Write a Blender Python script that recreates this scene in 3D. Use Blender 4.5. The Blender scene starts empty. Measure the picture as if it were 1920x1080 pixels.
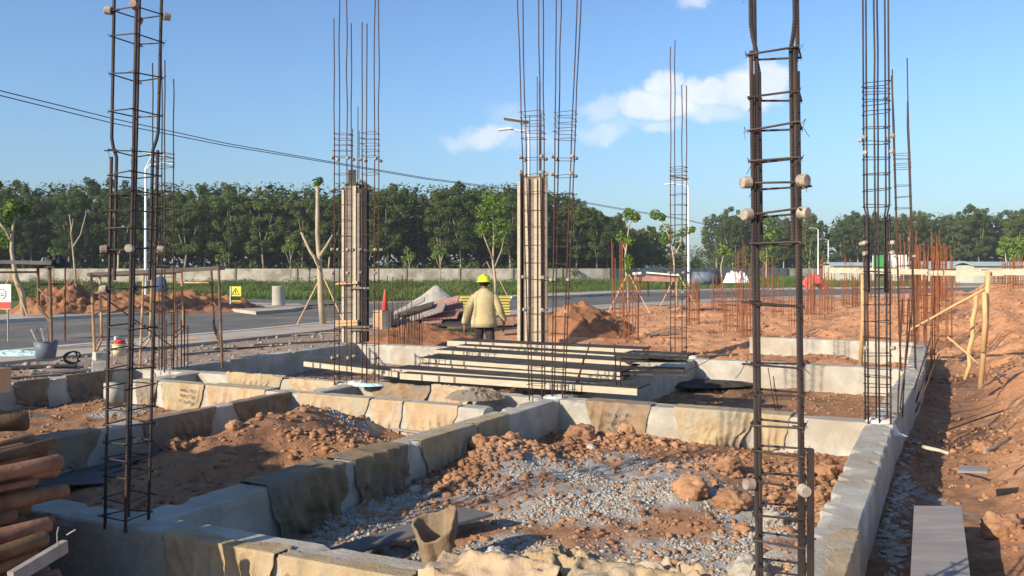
import bpy, bmesh, math, random
import numpy as np
from mathutils import Vector, Matrix
random.seed(7); rng = np.random.default_rng(7)
R = math.radians
scene = bpy.context.scene
col = scene.collection
# ------------------------------------------------------------------ camera
F_PX, HOR, ZC = 1600.0, 500.0, 1.95
cam_d = bpy.data.cameras.new('camera'); cam = bpy.data.objects.new('camera', cam_d); col.objects.link(cam)
cam.location = (0, 0, ZC); cam.rotation_euler = (R(90), 0, 0)
cam_d.sensor_width = 36; cam_d.lens = 36*F_PX/1920; cam_d.shift_y = -(540-HOR)/1920
cam_d.clip_start = .05; cam_d.clip_end = 4000
scene.camera = cam
scene.render.resolution_x, scene.render.resolution_y = 1024, 576
# ------------------------------------------------------------------ light
SUN_EL = R(23); SH = Vector((-.77, -.64)).normalized()      # horizontal direction towards the sun
sd = bpy.data.lights.new('sun', 'SUN'); so = bpy.data.objects.new('sun', sd); col.objects.link(so)
sd.energy = 5.0; sd.angle = R(.5); sd.color = (1, .86, .66)
sv = Vector((SH.x*math.cos(SUN_EL), SH.y*math.cos(SUN_EL), math.sin(SUN_EL)))
so.rotation_euler = sv.to_track_quat('Z', 'Y').to_euler()
scene.view_settings.view_transform = 'Standard'; scene.view_settings.look = 'None'
scene.view_settings.exposure = 0.4; scene.view_settings.gamma = 1
world = bpy.data.worlds.new('World'); scene.world = world; world.use_nodes = True
def build_world():
    nt = world.node_tree; nt.nodes.clear(); N = nt.nodes.new; L = nt.links.new
    out = N('ShaderNodeOutputWorld'); bg = N('ShaderNodeBackground'); L(bg.outputs[0], out.inputs[0])
    sky = N('ShaderNodeTexSky'); sky.sky_type = 'NISHITA'; sky.sun_disc = False
    sky.sun_elevation = SUN_EL; sky.sun_rotation = math.atan2(SH.x, SH.y)
    sky.air_density = 1.15; sky.dust_density = 1.0; sky.ozone_density = 4.0
    bg.inputs[1].default_value = .098
    tc = N('ShaderNodeTexCoord'); sp = N('ShaderNodeSeparateXYZ'); L(tc.outputs['Generated'], sp.inputs[0])
    def M(op, a, b=None, c=None):
        n = N('ShaderNodeMath'); n.operation = op
        for i, v in enumerate((a, b, c)):
            if v is None: continue
            if isinstance(v, (int, float)): n.inputs[i].default_value = v
            else: L(v, n.inputs[i])
        return n.outputs[0]
    yy = M('MAXIMUM', sp.outputs[1], .05)
    a = M('DIVIDE', sp.outputs[0], yy); b = M('DIVIDE', sp.outputs[2], yy)
    cb = N('ShaderNodeCombineXYZ'); L(a, cb.inputs[0]); L(b, cb.inputs[1])
    nz = N('ShaderNodeTexNoise'); nz.inputs['Scale'].default_value = 26; nz.inputs['Detail'].default_value = 7; nz.inputs['Roughness'].default_value = .6
    L(cb.outputs[0], nz.inputs['Vector'])
    off = N('ShaderNodeVectorMath'); off.operation = 'SUBTRACT'; L(nz.outputs['Color'], off.inputs[0]); off.inputs[1].default_value = (.5, .5, .5)
    sc = N('ShaderNodeVectorMath'); sc.operation = 'SCALE'; L(off.outputs[0], sc.inputs[0]); sc.inputs['Scale'].default_value = .044
    ad = N('ShaderNodeVectorMath'); ad.operation = 'ADD'; L(cb.outputs[0], ad.inputs[0]); L(sc.outputs[0], ad.inputs[1])
    blobs = [(868,266,48,20,.45),(915,256,60,24,.6),(960,222,62,34,.33),(1130,246,62,22,.5),(1140,205,56,24,.5),(1205,192,56,28,.85),(1255,163,42,26,.9),(1262,200,70,22,.9),
             (1325,172,52,26,.9),(1330,210,80,22,.55),(1390,168,62,36,.9),(1440,150,46,34,.85),(1242,236,40,16,.55),(1300,2,34,18,.6),(985,262,80,26,.35),(486,348,48,10,.22),(1180,228,110,16,.35)]
    acc = None
    for (x, y, rx, ry, s) in blobs:
        v = N('ShaderNodeVectorMath'); v.operation = 'SUBTRACT'; L(ad.outputs[0], v.inputs[0]); v.inputs[1].default_value = ((x-960)/F_PX, (HOR-y)/F_PX, 0)
        w = N('ShaderNodeVectorMath'); w.operation = 'MULTIPLY'; L(v.outputs[0], w.inputs[0]); w.inputs[1].default_value = (F_PX/rx, F_PX/ry, 0)
        l = N('ShaderNodeVectorMath'); l.operation = 'LENGTH'; L(w.outputs[0], l.inputs[0])
        mr = N('ShaderNodeMapRange'); mr.interpolation_type = 'SMOOTHSTEP'; L(l.outputs['Value'], mr.inputs['Value'])
        mr.inputs['From Min'].default_value = 1.55; mr.inputs['From Max'].default_value = .35; mr.inputs['To Min'].default_value = 0; mr.inputs['To Max'].default_value = s
        acc = mr.outputs[0] if acc is None else M('MAXIMUM', acc, mr.outputs[0])
    front = M('GREATER_THAN', sp.outputs[1], .1); ar_ = N('ShaderNodeMapRange'); ar_.interpolation_type = 'SMOOTHSTEP'; L(acc, ar_.inputs['Value']); ar_.inputs['From Min'].default_value = .08; ar_.inputs['From Max'].default_value = .85; ar_.inputs['To Max'].default_value = .76
    acc = M('MULTIPLY', ar_.outputs[0], front)
    # pale haze towards the horizon
    hz = N('ShaderNodeMapRange'); L(sp.outputs[2], hz.inputs['Value']); hz.inputs['From Min'].default_value = .22; hz.inputs['From Max'].default_value = 0
    hz.inputs['To Min'].default_value = 0; hz.inputs['To Max'].default_value = .32; hz.interpolation_type = 'SMOOTHSTEP'
    hm = N('ShaderNodeMix'); hm.data_type = 'RGBA'; L(hz.outputs[0], hm.inputs[0]); hm.inputs[7].default_value = (1.7, 2.95, 4.5, 1)
    lb = N('ShaderNodeMapRange'); L(sp.outputs[2], lb.inputs['Value']); lb.inputs['From Min'].default_value = .62; lb.inputs['From Max'].default_value = .25; lb.inputs['To Min'].default_value = 1; lb.inputs['To Max'].default_value = 1.4; lb.interpolation_type = 'SMOOTHSTEP'
    lm = N('ShaderNodeVectorMath'); lm.operation = 'SCALE'; L(sky.outputs[0], lm.inputs[0]); L(lb.outputs[0], lm.inputs['Scale']); lt_ = N('ShaderNodeVectorMath'); lt_.operation = 'MULTIPLY'; L(lm.outputs[0], lt_.inputs[0]); lt_.inputs[1].default_value = (.84, .93, 1.06); L(lt_.outputs[0], hm.inputs[6])
    nz2 = N('ShaderNodeTexNoise'); nz2.inputs['Scale'].default_value = 34; nz2.inputs['Detail'].default_value = 4; L(ad.outputs[0], nz2.inputs['Vector'])
    cr = N('ShaderNodeMix'); cr.data_type = 'RGBA'; L(nz2.outputs[0], cr.inputs[0]); cr.inputs[6].default_value = (5.5, 6.1, 6.9, 1); cr.inputs[7].default_value = (10.0, 9.7, 9.7, 1)
    mx = N('ShaderNodeMix'); mx.data_type = 'RGBA'; L(acc, mx.inputs[0]); L(hm.outputs[2], mx.inputs[6]); L(cr.outputs[2], mx.inputs[7])
    L(mx.outputs[2], bg.inputs[0])
build_world()
# ------------------------------------------------------------------ helpers
def G(px, py, z=0.0):
    Y = F_PX*(ZC-z)/(py-HOR); return Vector(((px-960)*Y/F_PX, Y, z))
def P(px, py, Y): return Vector(((px-960)*Y/F_PX, Y, ZC-(py-HOR)*Y/F_PX))
U = Vector((.897, -.443, 0)).normalized(); W = Vector((.443, .897, 0)).normalized()
def tag(o, label=None, cat=None, group=None, kind=None):
    if label: o['label'] = label
    if cat: o['category'] = cat
    if group: o['group'] = group
    if kind: o['kind'] = kind
    return o
def empty(name, loc, label=None, cat=None, group=None):
    o = bpy.data.objects.new(name, None); o.empty_display_size = .1; o.location = loc; col.objects.link(o)
    return tag(o, label, cat, group)
def root_loc(o):
    p = Vector((0, 0, 0))
    while o: p += Vector(o.location); o = o.parent
    return p
class MB:
    def __init__(s): s.v = []; s.f = []; s.n = 0
    def add(s, v, f):
        s.v.append(np.asarray(v, float).reshape(-1, 3)); f0 = s.n
        s.f.extend([tuple(i+f0 for i in q) for q in f]); s.n += len(s.v[-1]); return s
    def box(s, c, size, rz=0, ry=0, rx=0, jit=0):
        m = Matrix.Translation(c) @ Matrix.Rotation(rz, 4, 'Z') @ Matrix.Rotation(ry, 4, 'Y') @ Matrix.Rotation(rx, 4, 'X')
        v = [m @ Vector((sx*size[0]/2+random.uniform(-jit, jit), sy*size[1]/2+random.uniform(-jit, jit), sz*size[2]/2+random.uniform(-jit, jit))) for sz in (-1, 1) for sy in (-1, 1) for sx in (-1, 1)]
        return s.add([tuple(p) for p in v], [(0,2,3,1),(4,5,7,6),(0,1,5,4),(2,6,7,3),(0,4,6,2),(1,3,7,5)])
    def beam(s, p0, p1, w, h, up=(0, 0, 1)):      # box from p0 to p1, width w, height h (h along up)
        p0 = Vector(p0); p1 = Vector(p1); d = (p1-p0).normalized(); sd_ = d.cross(Vector(up))
        if sd_.length < 1e-4: sd_ = d.cross(Vector((0, 1, 0)))
        sd_.normalize(); u = sd_.cross(d)
        v = []
        for p in (p0, p1):
            for a, b in ((-1,-1),(1,-1),(1,1),(-1,1)): v.append(tuple(p+sd_*a*w/2+u*b*h/2))
        return s.add(v, [(0,1,2,3),(7,6,5,4),(0,4,5,1),(1,5,6,2),(2,6,7,3),(3,7,4,0)])
    def tube(s, pts, r, n=6, cap=True, jit=0):
        pts = [Vector(p) for p in pts]; k = len(pts); rs = r if hasattr(r, '__len__') else [r]*k
        v = []; prev = None
        for i, p in enumerate(pts):
            d = (pts[min(i+1, k-1)]-pts[max(i-1, 0)])
            if d.length < 1e-9: d = Vector((0, 0, 1))
            d.normalize()
            if prev is None:
                a = Vector((1, 0, 0)) if abs(d.x) < .8 else Vector((0, 1, 0))
                x = d.cross(a).normalized()
            else: x = (prev-d*prev.dot(d)).normalized()
            prev = x; y = d.cross(x)
            for j in range(n):
                t = 2*math.pi*j/n; q = rs[i]*(1+random.uniform(-jit, jit))
                v.append(tuple(p+x*math.cos(t)*q+y*math.sin(t)*q))
        f = [(i*n+j, i*n+(j+1) % n, (i+1)*n+(j+1) % n, (i+1)*n+j) for i in range(k-1) for j in range(n)]
        if cap: f.append(tuple(range(n-1, -1, -1))); f.append(tuple((k-1)*n+j for j in range(n)))
        return s.add(v, f)
    def grid(s, P3):                               # P3: (a,b,3) array
        a, b = P3.shape[:2]
        f = [(i*b+j, i*b+j+1, (i+1)*b+j+1, (i+1)*b+j) for i in range(a-1) for j in range(b-1)]
        return s.add(P3.reshape(-1, 3), f)
    def build(s, name, mat, parent=None, smooth=False, bevel=0, solid=0):
        me = bpy.data.meshes.new(name); v = np.concatenate(s.v) if s.v else np.zeros((0, 3))
        v = v-np.array(root_loc(parent))
        me.from_pydata(v.tolist(), [], s.f); me.update()
        if mat: me.materials.append(mat)
        if smooth: me.polygons.foreach_set('use_smooth', [True]*len(me.polygons))
        o = bpy.data.objects.new(name, me); col.objects.link(o); o.parent = parent
        if solid: m = o.modifiers.new('solid', 'SOLIDIFY'); m.thickness = solid; m.offset = 0
        if bevel: m = o.modifiers.new('bevel', 'BEVEL'); m.width = bevel; m.segments = 2; m.limit_method = 'ANGLE'
        return o
def kids(o): return list(o.children)
def copy_tree(o, parent=None):
    ch = kids(o); c = o.copy(); col.objects.link(c); c.parent = parent
    for k in ch: copy_tree(k, c)
    return c
# numpy noise
def _h(ix, iy, seed):
    n = (ix.astype(np.int64)*374761393+iy.astype(np.int64)*668265263+seed*2147483647) & 0xffffffff
    n = ((n ^ (n >> 13))*1274126177) & 0xffffffff
    return ((n ^ (n >> 16)) & 0xffff)/65535.0
def vn(x, y, seed=0):
    x = np.asarray(x, float); y = np.asarray(y, float); ix = np.floor(x); iy = np.floor(y); fx = x-ix; fy = y-iy
    fx = fx*fx*(3-2*fx); fy = fy*fy*(3-2*fy)
    a = _h(ix, iy, seed); b = _h(ix+1, iy, seed); c = _h(ix, iy+1, seed); d = _h(ix+1, iy+1, seed)
    return (a*(1-fx)+b*fx)*(1-fy)+(c*(1-fx)+d*fx)*fy*1.0
def fbm(x, y, seed=0, o=4):
    s = 0; a = .5; t = 0
    for k in range(o): s = s+a*vn(np.asarray(x)*2**k+k*17.3, np.asarray(y)*2**k-k*9.1, seed+k); t += a; a *= .5
    return s/t
def sstep(a, b, x): t = np.clip((np.asarray(x, float)-a)/(b-a), 0, 1); return t*t*(3-2*t)
# ------------------------------------------------------------------ materials
def mat(name, c1, c2=None, scale=4, rough=.85, bump=0, bscale=30, metal=0, attr=None, detail=6, c3=None, s3=1.5, t3=(.5, .65), coord='Object', trans=0, stretch=None, spec=.3, rnd=0):
    m = bpy.data.materials.new(name); m.use_nodes = True; nt = m.node_tree; N = nt.nodes.new; L = nt.links.new
    b = nt.nodes['Principled BSDF']; b.inputs['Roughness'].default_value = rough; b.inputs['Metallic'].default_value = metal
    b.inputs['Specular IOR Level'].default_value = spec
    tc = N('ShaderNodeTexCoord'); vec = tc.outputs[coord]
    if stretch:
        mp = N('ShaderNodeMapping'); L(vec, mp.inputs[0]); mp.inputs['Scale'].default_value = stretch; vec = mp.outputs[0]
    def noise(s, d=detail, r=.6):
        n = N('ShaderNodeTexNoise'); L(vec, n.inputs['Vector']); n.inputs['Scale'].default_value = s; n.inputs['Detail'].default_value = d; n.inputs['Roughness'].default_value = r; return n.outputs[0]
    def mixc(f, a, c, mode='MIX'):
        x = N('ShaderNodeMix'); x.data_type = 'RGBA'; x.blend_type = mode
        for i, q in ((0, f), (6, a), (7, c)):
            if isinstance(q, tuple): x.inputs[i].default_value = q+(1,) if len(q) == 3 else q
            elif isinstance(q, (int, float)): x.inputs[i].default_value = q
            else: L(q, x.inputs[i])
        return x.outputs[2]
    def ramp(v, lo, hi):
        r_ = N('ShaderNodeMapRange'); L(v, r_.inputs['Value']); r_.inputs['From Min'].default_value = lo; r_.inputs['From Max'].default_value = hi; return r_.outputs[0]
    if attr:
        at = N('ShaderNodeVertexColor'); at.layer_name = attr
        g = noise(scale); gg = N('ShaderNodeMapRange'); L(g, gg.inputs['Value']); gg.inputs['From Min'].default_value = .25; gg.inputs['From Max'].default_value = .75
        gg.inputs['To Min'].default_value = .6; gg.inputs['To Max'].default_value = 1.35
        vm = N('ShaderNodeVectorMath'); vm.operation = 'SCALE'; L(at.outputs[0], vm.inputs[0]); L(gg.outputs[0], vm.inputs['Scale']); base = vm.outputs[0]
    else:
        base = mixc(ramp(noise(scale), .35, .65), c1, c2 or c1)
        if c3: base = mixc(ramp(noise(s3), *t3), base, c3)
    if rnd:
        oi = N('ShaderNodeObjectInfo'); hs = N('ShaderNodeHueSaturation'); mr = N('ShaderNodeMapRange'); L(oi.outputs['Random'], mr.inputs['Value'])
        mr.inputs['To Min'].default_value = 1-rnd; mr.inputs['To Max'].default_value = 1+rnd; L(mr.outputs[0], hs.inputs['Value'])
        mr2 = N('ShaderNodeMapRange'); L(oi.outputs['Random'], mr2.inputs['Value']); mr2.inputs['To Min'].default_value = .5+rnd*.06; mr2.inputs['To Max'].default_value = .5-rnd*.06; L(mr2.outputs[0], hs.inputs['Hue'])
        L(base, hs.inputs['Color']); base = hs.outputs[0]
    L(base, b.inputs['Base Color'])
    if bump:
        bn = N('ShaderNodeBump'); bn.inputs['Strength'].default_value = 1; bn.inputs['Distance'].default_value = bump; L(noise(bscale, 6, .65), bn.inputs['Height']); L(bn.outputs[0], b.inputs['Normal'])
    if trans:
        tr = N('ShaderNodeBsdfTranslucent'); L(base, tr.inputs[0]); ms = N('ShaderNodeMixShader'); ms.inputs[0].default_value = trans
        L(b.outputs[0], ms.inputs[1]); L(tr.outputs[0], ms.inputs[2]); L(ms.outputs[0], nt.nodes['Material Output'].inputs[0])
    return m
M = {}
M['ground'] = mat('earth', (1,1,1), attr='albedo', scale=9, bump=.012, bscale=38, rough=.95)
M['clod'] = mat('dirt clod', (.32,.165,.092), (.52,.295,.165), scale=3, rough=.95, bump=.02, bscale=40, c3=(.24,.12,.07), s3=.9)
M['rubble'] = mat('grey mortar rubble', (.29,.265,.225), (.50,.47,.42), scale=14, rough=.95, bump=.006, bscale=60)
M['conc'] = mat('cast concrete', (.36,.34,.30), (.53,.50,.435), scale=4, rough=.92, bump=.007, bscale=32, c3=(.37,.32,.25), s3=1.6, t3=(.45,.65))
M['concw'] = mat('white concrete', (.6,.58,.52), (.72,.7,.65), scale=3, rough=.9, bump=.004, bscale=40)
M['spacer'] = mat('mortar spacer', (.27,.23,.19), (.46,.41,.35), scale=22, c3=(.2,.15,.11), s3=9, t3=(.5,.7), rough=.9, bump=.001, bscale=200)
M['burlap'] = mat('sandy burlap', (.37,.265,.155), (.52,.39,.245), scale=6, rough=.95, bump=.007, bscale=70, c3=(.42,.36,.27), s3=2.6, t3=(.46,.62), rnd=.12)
M['burlap_brown_shade'] = mat('brown burlap', (.20,.14,.085), (.35,.25,.15), scale=6, rough=.95, bump=.007, bscale=70, rnd=.15, c3=(.22,.19,.155), s3=2.8, t3=(.46,.66))  # brown cloth, its colour darkened further for sheets hanging in shade
M['bar'] = mat('dark steel bar', (.030,.028,.030), (.075,.055,.048), c3=(.15,.07,.04), s3=2.3, t3=(.56,.72), scale=9, rough=.6, metal=.3, stretch=(1,1,.35))
M['rust'] = mat('rusty bar', (.16,.058,.028), (.27,.10,.045), scale=8, rough=.8)
M['rustd'] = mat('dark rusty bar', (.040,.031,.029), (.12,.058,.038), scale=2.2, rough=.7, metal=.2, stretch=(1,1,.5))
M['film'] = mat('black film plywood', (.045,.041,.038), (.085,.076,.068), scale=5, rough=.85, c3=(.14,.125,.11), s3=3, t3=(.55,.8), spec=.15)
M['timber'] = mat('pale sawn timber', (.46,.38,.27), (.60,.52,.40), scale=4, rough=.8, stretch=(.4,3,6), bump=.001, bscale=60, c3=(.45,.32,.2), s3=2, t3=(.55,.8))
M['timberg'] = mat('weathered timber', (.17,.145,.12), (.27,.23,.19), scale=4, rough=.85, stretch=(.5,3,4), bump=.001, bscale=60)
M['board'] = mat('grey cement stained board', (.27,.235,.215), (.38,.34,.31), scale=3, rough=.85, c3=(.27,.25,.26), s3=4, bump=.002, bscale=40, stretch=(.6,3,1))
M['darkboard'] = mat('dark grey board', (.09,.09,.095), (.15,.145,.14), scale=3, rough=.6)  # one dark grey tone shared by boards, sheets, panes and marks
M['plyred'] = mat('reddish plywood', (.36,.18,.15), (.46,.26,.22), scale=4, rough=.7)
M['plyor'] = mat('orange plywood', (.62,.35,.18), (.68,.42,.24), scale=4, rough=.7)
M['log'] = mat('peeled log', (.16,.085,.048), (.34,.19,.105), scale=6, rough=.8, bump=.006, bscale=35, rnd=.35, c3=(.13,.065,.04), s3=3.5, t3=(.45,.65), stretch=(1,1,1))
M['asphalt'] = mat('asphalt', (.115,.112,.106), (.17,.162,.15), scale=1.2, rough=.9, c3=(.26,.22,.175), s3=.35, t3=(.5,.72), bump=.003, bscale=60)
M['paving'] = mat('dusty paving', (.40,.35,.29), (.50,.44,.37), scale=1.5, rough=.9, c3=(.42,.28,.19), s3=.5)
M['kerb'] = mat('kerb stone', (.5,.47,.42), (.6,.57,.51), scale=3, rough=.9)
M['wall'] = mat('old block wall', (.38,.34,.28), (.56,.51,.43), scale=1.1, rough=.95, c3=(.27,.245,.2), s3=.5, t3=(.46,.6), bump=.01, bscale=5)
M['leaf'] = mat('forest leaves', (.085,.125,.032), (.15,.195,.062), scale=.5, rough=.7, trans=.4, rnd=.25, spec=.1)
M['leafdk'] = mat('shade-darkened forest leaves', (.03,.05,.018), (.05,.075,.025), scale=.6, rough=.8)  # leaf colour darkened to paint in the shade deep inside the wood
M['leafy'] = mat('young leaves', (.11,.19,.035), (.20,.30,.05), scale=3, rough=.55, trans=.3, rnd=.2)
M['grass'] = mat('grass blades', (.055,.105,.02), (.10,.165,.035), scale=.25, rough=.8, c3=(.17,.18,.06), s3=.12, trans=.2)
M['trunk'] = mat('grey brown bark', (.20,.16,.115), (.34,.28,.21), scale=3, rough=.9, bump=.01, bscale=12)
M['trunkp'] = mat('pale bark', (.36,.29,.19), (.48,.40,.28), scale=3, rough=.9, bump=.01, bscale=12)
M['bamboo'] = mat('peeled pole', (.55,.34,.15), (.66,.44,.22), scale=4, rough=.75, bump=.002, bscale=30)
M['steelp'] = mat('galvanised steel', (.55,.56,.57), (.66,.67,.68), scale=2, rough=.4, metal=.5)
M['lampw'] = mat('white painted steel', (.75,.75,.74), (.8,.8,.79), rough=.45)
M['scaf'] = mat('rusty scaffold tube', (.33,.17,.09), (.52,.33,.18), scale=6, rough=.7, metal=.2, c3=(.6,.45,.28), s3=3)
M['scafd'] = mat('dark scaffold tube', (.13,.075,.05), (.24,.14,.09), scale=6, rough=.7, metal=.2)
M['white'] = mat('white paint', (.78,.77,.74), (.82,.81,.78), rough=.6)
M['red'] = mat('red plastic', (.62,.07,.04), (.68,.1,.06), rough=.5)
M['redtarp'] = mat('faded red tarp', (.5,.07,.08), (.62,.14,.14), scale=2, rough=.7)
M['yellow'] = mat('yellow', (.72,.66,.06), (.78,.7,.1), rough=.5)
M['yellowp'] = mat('yellow painted panel', (.5,.43,.1), (.6,.52,.14), scale=5, rough=.7)
M['black'] = mat('black', (.02,.02,.02), (.035,.035,.035), rough=.6)
M['bluegrey'] = mat('blue grey plastic', (.11,.14,.18), (.17,.2,.25), rough=.5)
M['cyan'] = mat('pale cyan foil', (.45,.72,.74), (.6,.8,.8), scale=6, rough=.4)
M['cream'] = mat('cream plastic', (.74,.66,.4), (.8,.72,.5), rough=.5)
M['shirt'] = mat('beige work jacket', (.44,.36,.20), (.56,.47,.27), scale=2.5, rough=.95, bump=.02, bscale=7)
M['helmet'] = mat('yellow hard hat', (.78,.80,.02), (.82,.84,.04), rough=.35, spec=.5)
M['trouser'] = mat('dark trousers', (.03,.022,.03), (.05,.04,.05), rough=.9)
M['skin'] = mat('skin', (.28,.14,.085), (.32,.17,.11), rough=.6)
M['hair'] = mat('black hair', (.012,.01,.01), (.02,.018,.016), rough=.6)
M['blueshirt'] = mat('dark blue shirt', (.04,.07,.14), (.06,.1,.18), rough=.9)
M['roof'] = mat('pale sheet roof', (.42,.50,.48), (.5,.57,.55), rough=.5, scale=.5)
M['hutwall'] = mat('pale green hut wall', (.45,.46,.38), (.55,.55,.47), rough=.8, scale=.4)
M['green'] = mat('sign green', (.05,.3,.09), (.08,.36,.12), rough=.5)
M['litter'] = mat('stony litter', (.22,.17,.14), (.42,.36,.30), scale=2, rough=.95)
M['sand'] = mat('grey sand', (.36,.34,.29), (.44,.42,.36), scale=2, rough=.95, bump=.03, bscale=6)
M['heap'] = mat('reddish soil heap', (.27,.12,.06), (.38,.18,.09), scale=1.6, rough=.95, bump=.05, bscale=5, c3=(.18,.09,.05), s3=1)
M['wire'] = mat('black cable', (.03,.03,.035), (.04,.04,.045), rough=.6)
# ------------------------------------------------------------------ foundation layout
ZB = .45
A = Vector((-2.265, 5.02, 0)); B = Vector((.49, 9.80, 0)); C = Vector((3.57, 8.28, 0)); NN = Vector((1.12, 3.45, 0))
E = B-U*2.8; E2 = B-U*5.6; FW2 = Vector((.42, 15.45, 0)); FN = Vector((2.95, 14.15, 0)); D = Vector((5.95, 12.6, 0)); FW1 = Vector((-3.12, 17.0, 0))
T0 = A+W*4.55; T1 = T0-U*2.72; T2 = T0-U*5.3
D2 = D+W*4.9
beams = [(A-U*3.4, NN+U*.12), (A, B), (E2, C+U*.12), (NN, C), (C, D), (B, FN), (FN, D), (T0, T2), (T1-W*4.6, T1+W*.05), (E, T1+U*.25), (E2, T2+U*.1),
         (FW1, FW1-W*5.0), (FW2, E), (FW1, FW2), (FW2, FN), (D, D2), (D2, D2-U*3.3), (E2, E2-U*1.3), (E2-U*1.25, E2-U*1.25-W*3.6)]
HW = .125
def segdist(x, y, a, b):
    dx, dy = b.x-a.x, b.y-a.y; t = np.clip(((x-a.x)*dx+(y-a.y)*dy)/(dx*dx+dy*dy), 0, 1)
    return np.hypot(x-a.x-t*dx, y-a.y-t*dy)
def side(x, y, a, b): return ((x-a.x)*(b.y-a.y)-(y-a.y)*(b.x-a.x))/math.hypot(b.x-a.x, b.y-a.y)   # >0 right of a->b
ROADN = [(-26,-10), (-14.6,12.9), (-11.3,18.9), (-7.7,25.6), (-5.9,29.7), (-3.2,33.2), (0,36.3), (6,43.3), (12.6,50.3), (20.9,55.7), (40,64), (90,82)]
ROADF = [(-34,-2), (-23,19), (-17.8,29.4), (-14.6,34.9), (-12.6,38.2), (-9.0,43.0), (-4.5,48.0), (0,52.5), (9.1,64), (21.7,72), (40,79), (90,98)]
def road_mask(x, y):
    x = np.asarray(x, float); n = np.interp(x, [p[0] for p in ROADN], [p[1] for p in ROADN]); f = np.interp(x, [p[0] for p in ROADF], [p[1] for p in ROADF])
    return sstep(-.6, .2, y-n)*sstep(-.6, .2, f-y), y-n, y-f
def H(x, y):
    x = np.asarray(x, float); y = np.asarray(y, float)
    z = .02+.10*(fbm(x*.35, y*.35, 3)-.5)
    near = 1-sstep(18, 26, y)
    z = z+near*(.06*(fbm(x*1.6, y*1.6, 5)-.5)+.05*(fbm(x*5, y*5, 9, 3)-.5))
    # right bank beyond trench
    sr = side(x, y, NN, D); sr2 = sr
    bank = sstep(.75, 1.7, sr2+.25*(fbm(x*1.2, y*1.2, 21)-.5))
    trench = sstep(.1, .3, sr2)*(1-sstep(.5, 1.3, sr2))*(1-sstep(11.5, 13, y))
    z = z+bank*(.26+.12*fbm(x*.8, y*.8, 31)+.03*(fbm(x*3, y*3, 33)-.5)+.03*np.abs(np.sin((x*.9-y*.4)*4+3*fbm(x, y, 35)))**3)*(1-sstep(30, 45, y)*.4)-.02*trench
    # right field
    fld = sstep(-1, 3, x-.15*y+1.0)*sstep(14.5, 17, y)*(1-sstep(36, 44, y-.4*x))
    z = z+fld*(.05+.40*(fbm(x*.5, y*.5, 41)-.35)+.17*(fbm(x*2.0, y*1.6, 43, 5)-.5))
    z = z+.62*sstep(.36, .52, x/np.maximum(y, 1)+.03*(fbm(x*.3, y*.3, 45)-.5))*sstep(17, 27, y)*(1-sstep(36, 50, y))*(.7+.6*fbm(x*.6, y*.6, 47))
    # pit 1
    p1 = (side(x, y, A, B) > 0)*(side(x, y, NN, C) < 0)*(side(x, y, B, C) > 0)*(side(x, y, A, NN) < 0)
    z = np.where(p1, .07+.16*(fbm(x*1.1, y*1.1, 51)-.4)+.07*(fbm(x*4.5, y*4.5, 53)-.5), z)
    z = z+p1*(.10*np.exp(-((x-1.0)**2+(y-7.0)**2)/1.2)+.16*np.exp(-((x+.15)**2+(y-7.9)**2)/.25))
    # pit 2 mound
    def mnd(cx, cy, h, ax, ay, th):
        c, s = math.cos(th), math.sin(th); dx = x-cx; dy = y-cy; a = (dx*c+dy*s)/ax; b = (-dx*s+dy*c)/ay
        return h*np.exp(-(a*a+b*b))
    p2 = (side(x, y, A, B) < 0)*(side(x, y, T1-W*4.6, T1) > 0)*(side(x, y, T0, T2) < 0)*(side(x, y, A-U*3.4, A) < 0)
    m2 = mnd(-2.2, 8.95, .42, .85, .42, .9)+mnd(-1.9, 8.1, .30, 1.0, .5, .2)+mnd(-2.9, 7.6, .18, .6, .5, .3)
    z = np.where(p2, .06+m2*(1+.5*(fbm(x*3, y*3, 61)-.5))+.09*(fbm(x*3.5, y*3.5, 63)-.5), z)
    # pit between far-left beams
    z = z+.12*(side(x, y, T1-W*4.6, T1) < -.1)*(y > 6.5)*(y < 12)*(side(x, y, T0, T2) < 0)*(.5+fbm(x*2, y*2, 71))
    # heaps behind the planks
    z = z+mnd(-2.0, 19.5, .30, 1.6, .9, -.1)+mnd(1.6, 22, .55, 1.0, 1.0, 0)+mnd(3.2, 22.5, .3, 1.5, .8, 0)
    # road bed and verge
    rm, dn, df = road_mask(x, y)
    z = z*(1-rm)+rm*(-.12)
    z = z*(1-sstep(0, 2, df)*.85)+sstep(2, 40, df)*.05*fbm(x*.1, y*.1, 81)
    return np.where((y > 60)&(rm < .01), np.maximum(z, 0), z)
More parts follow.
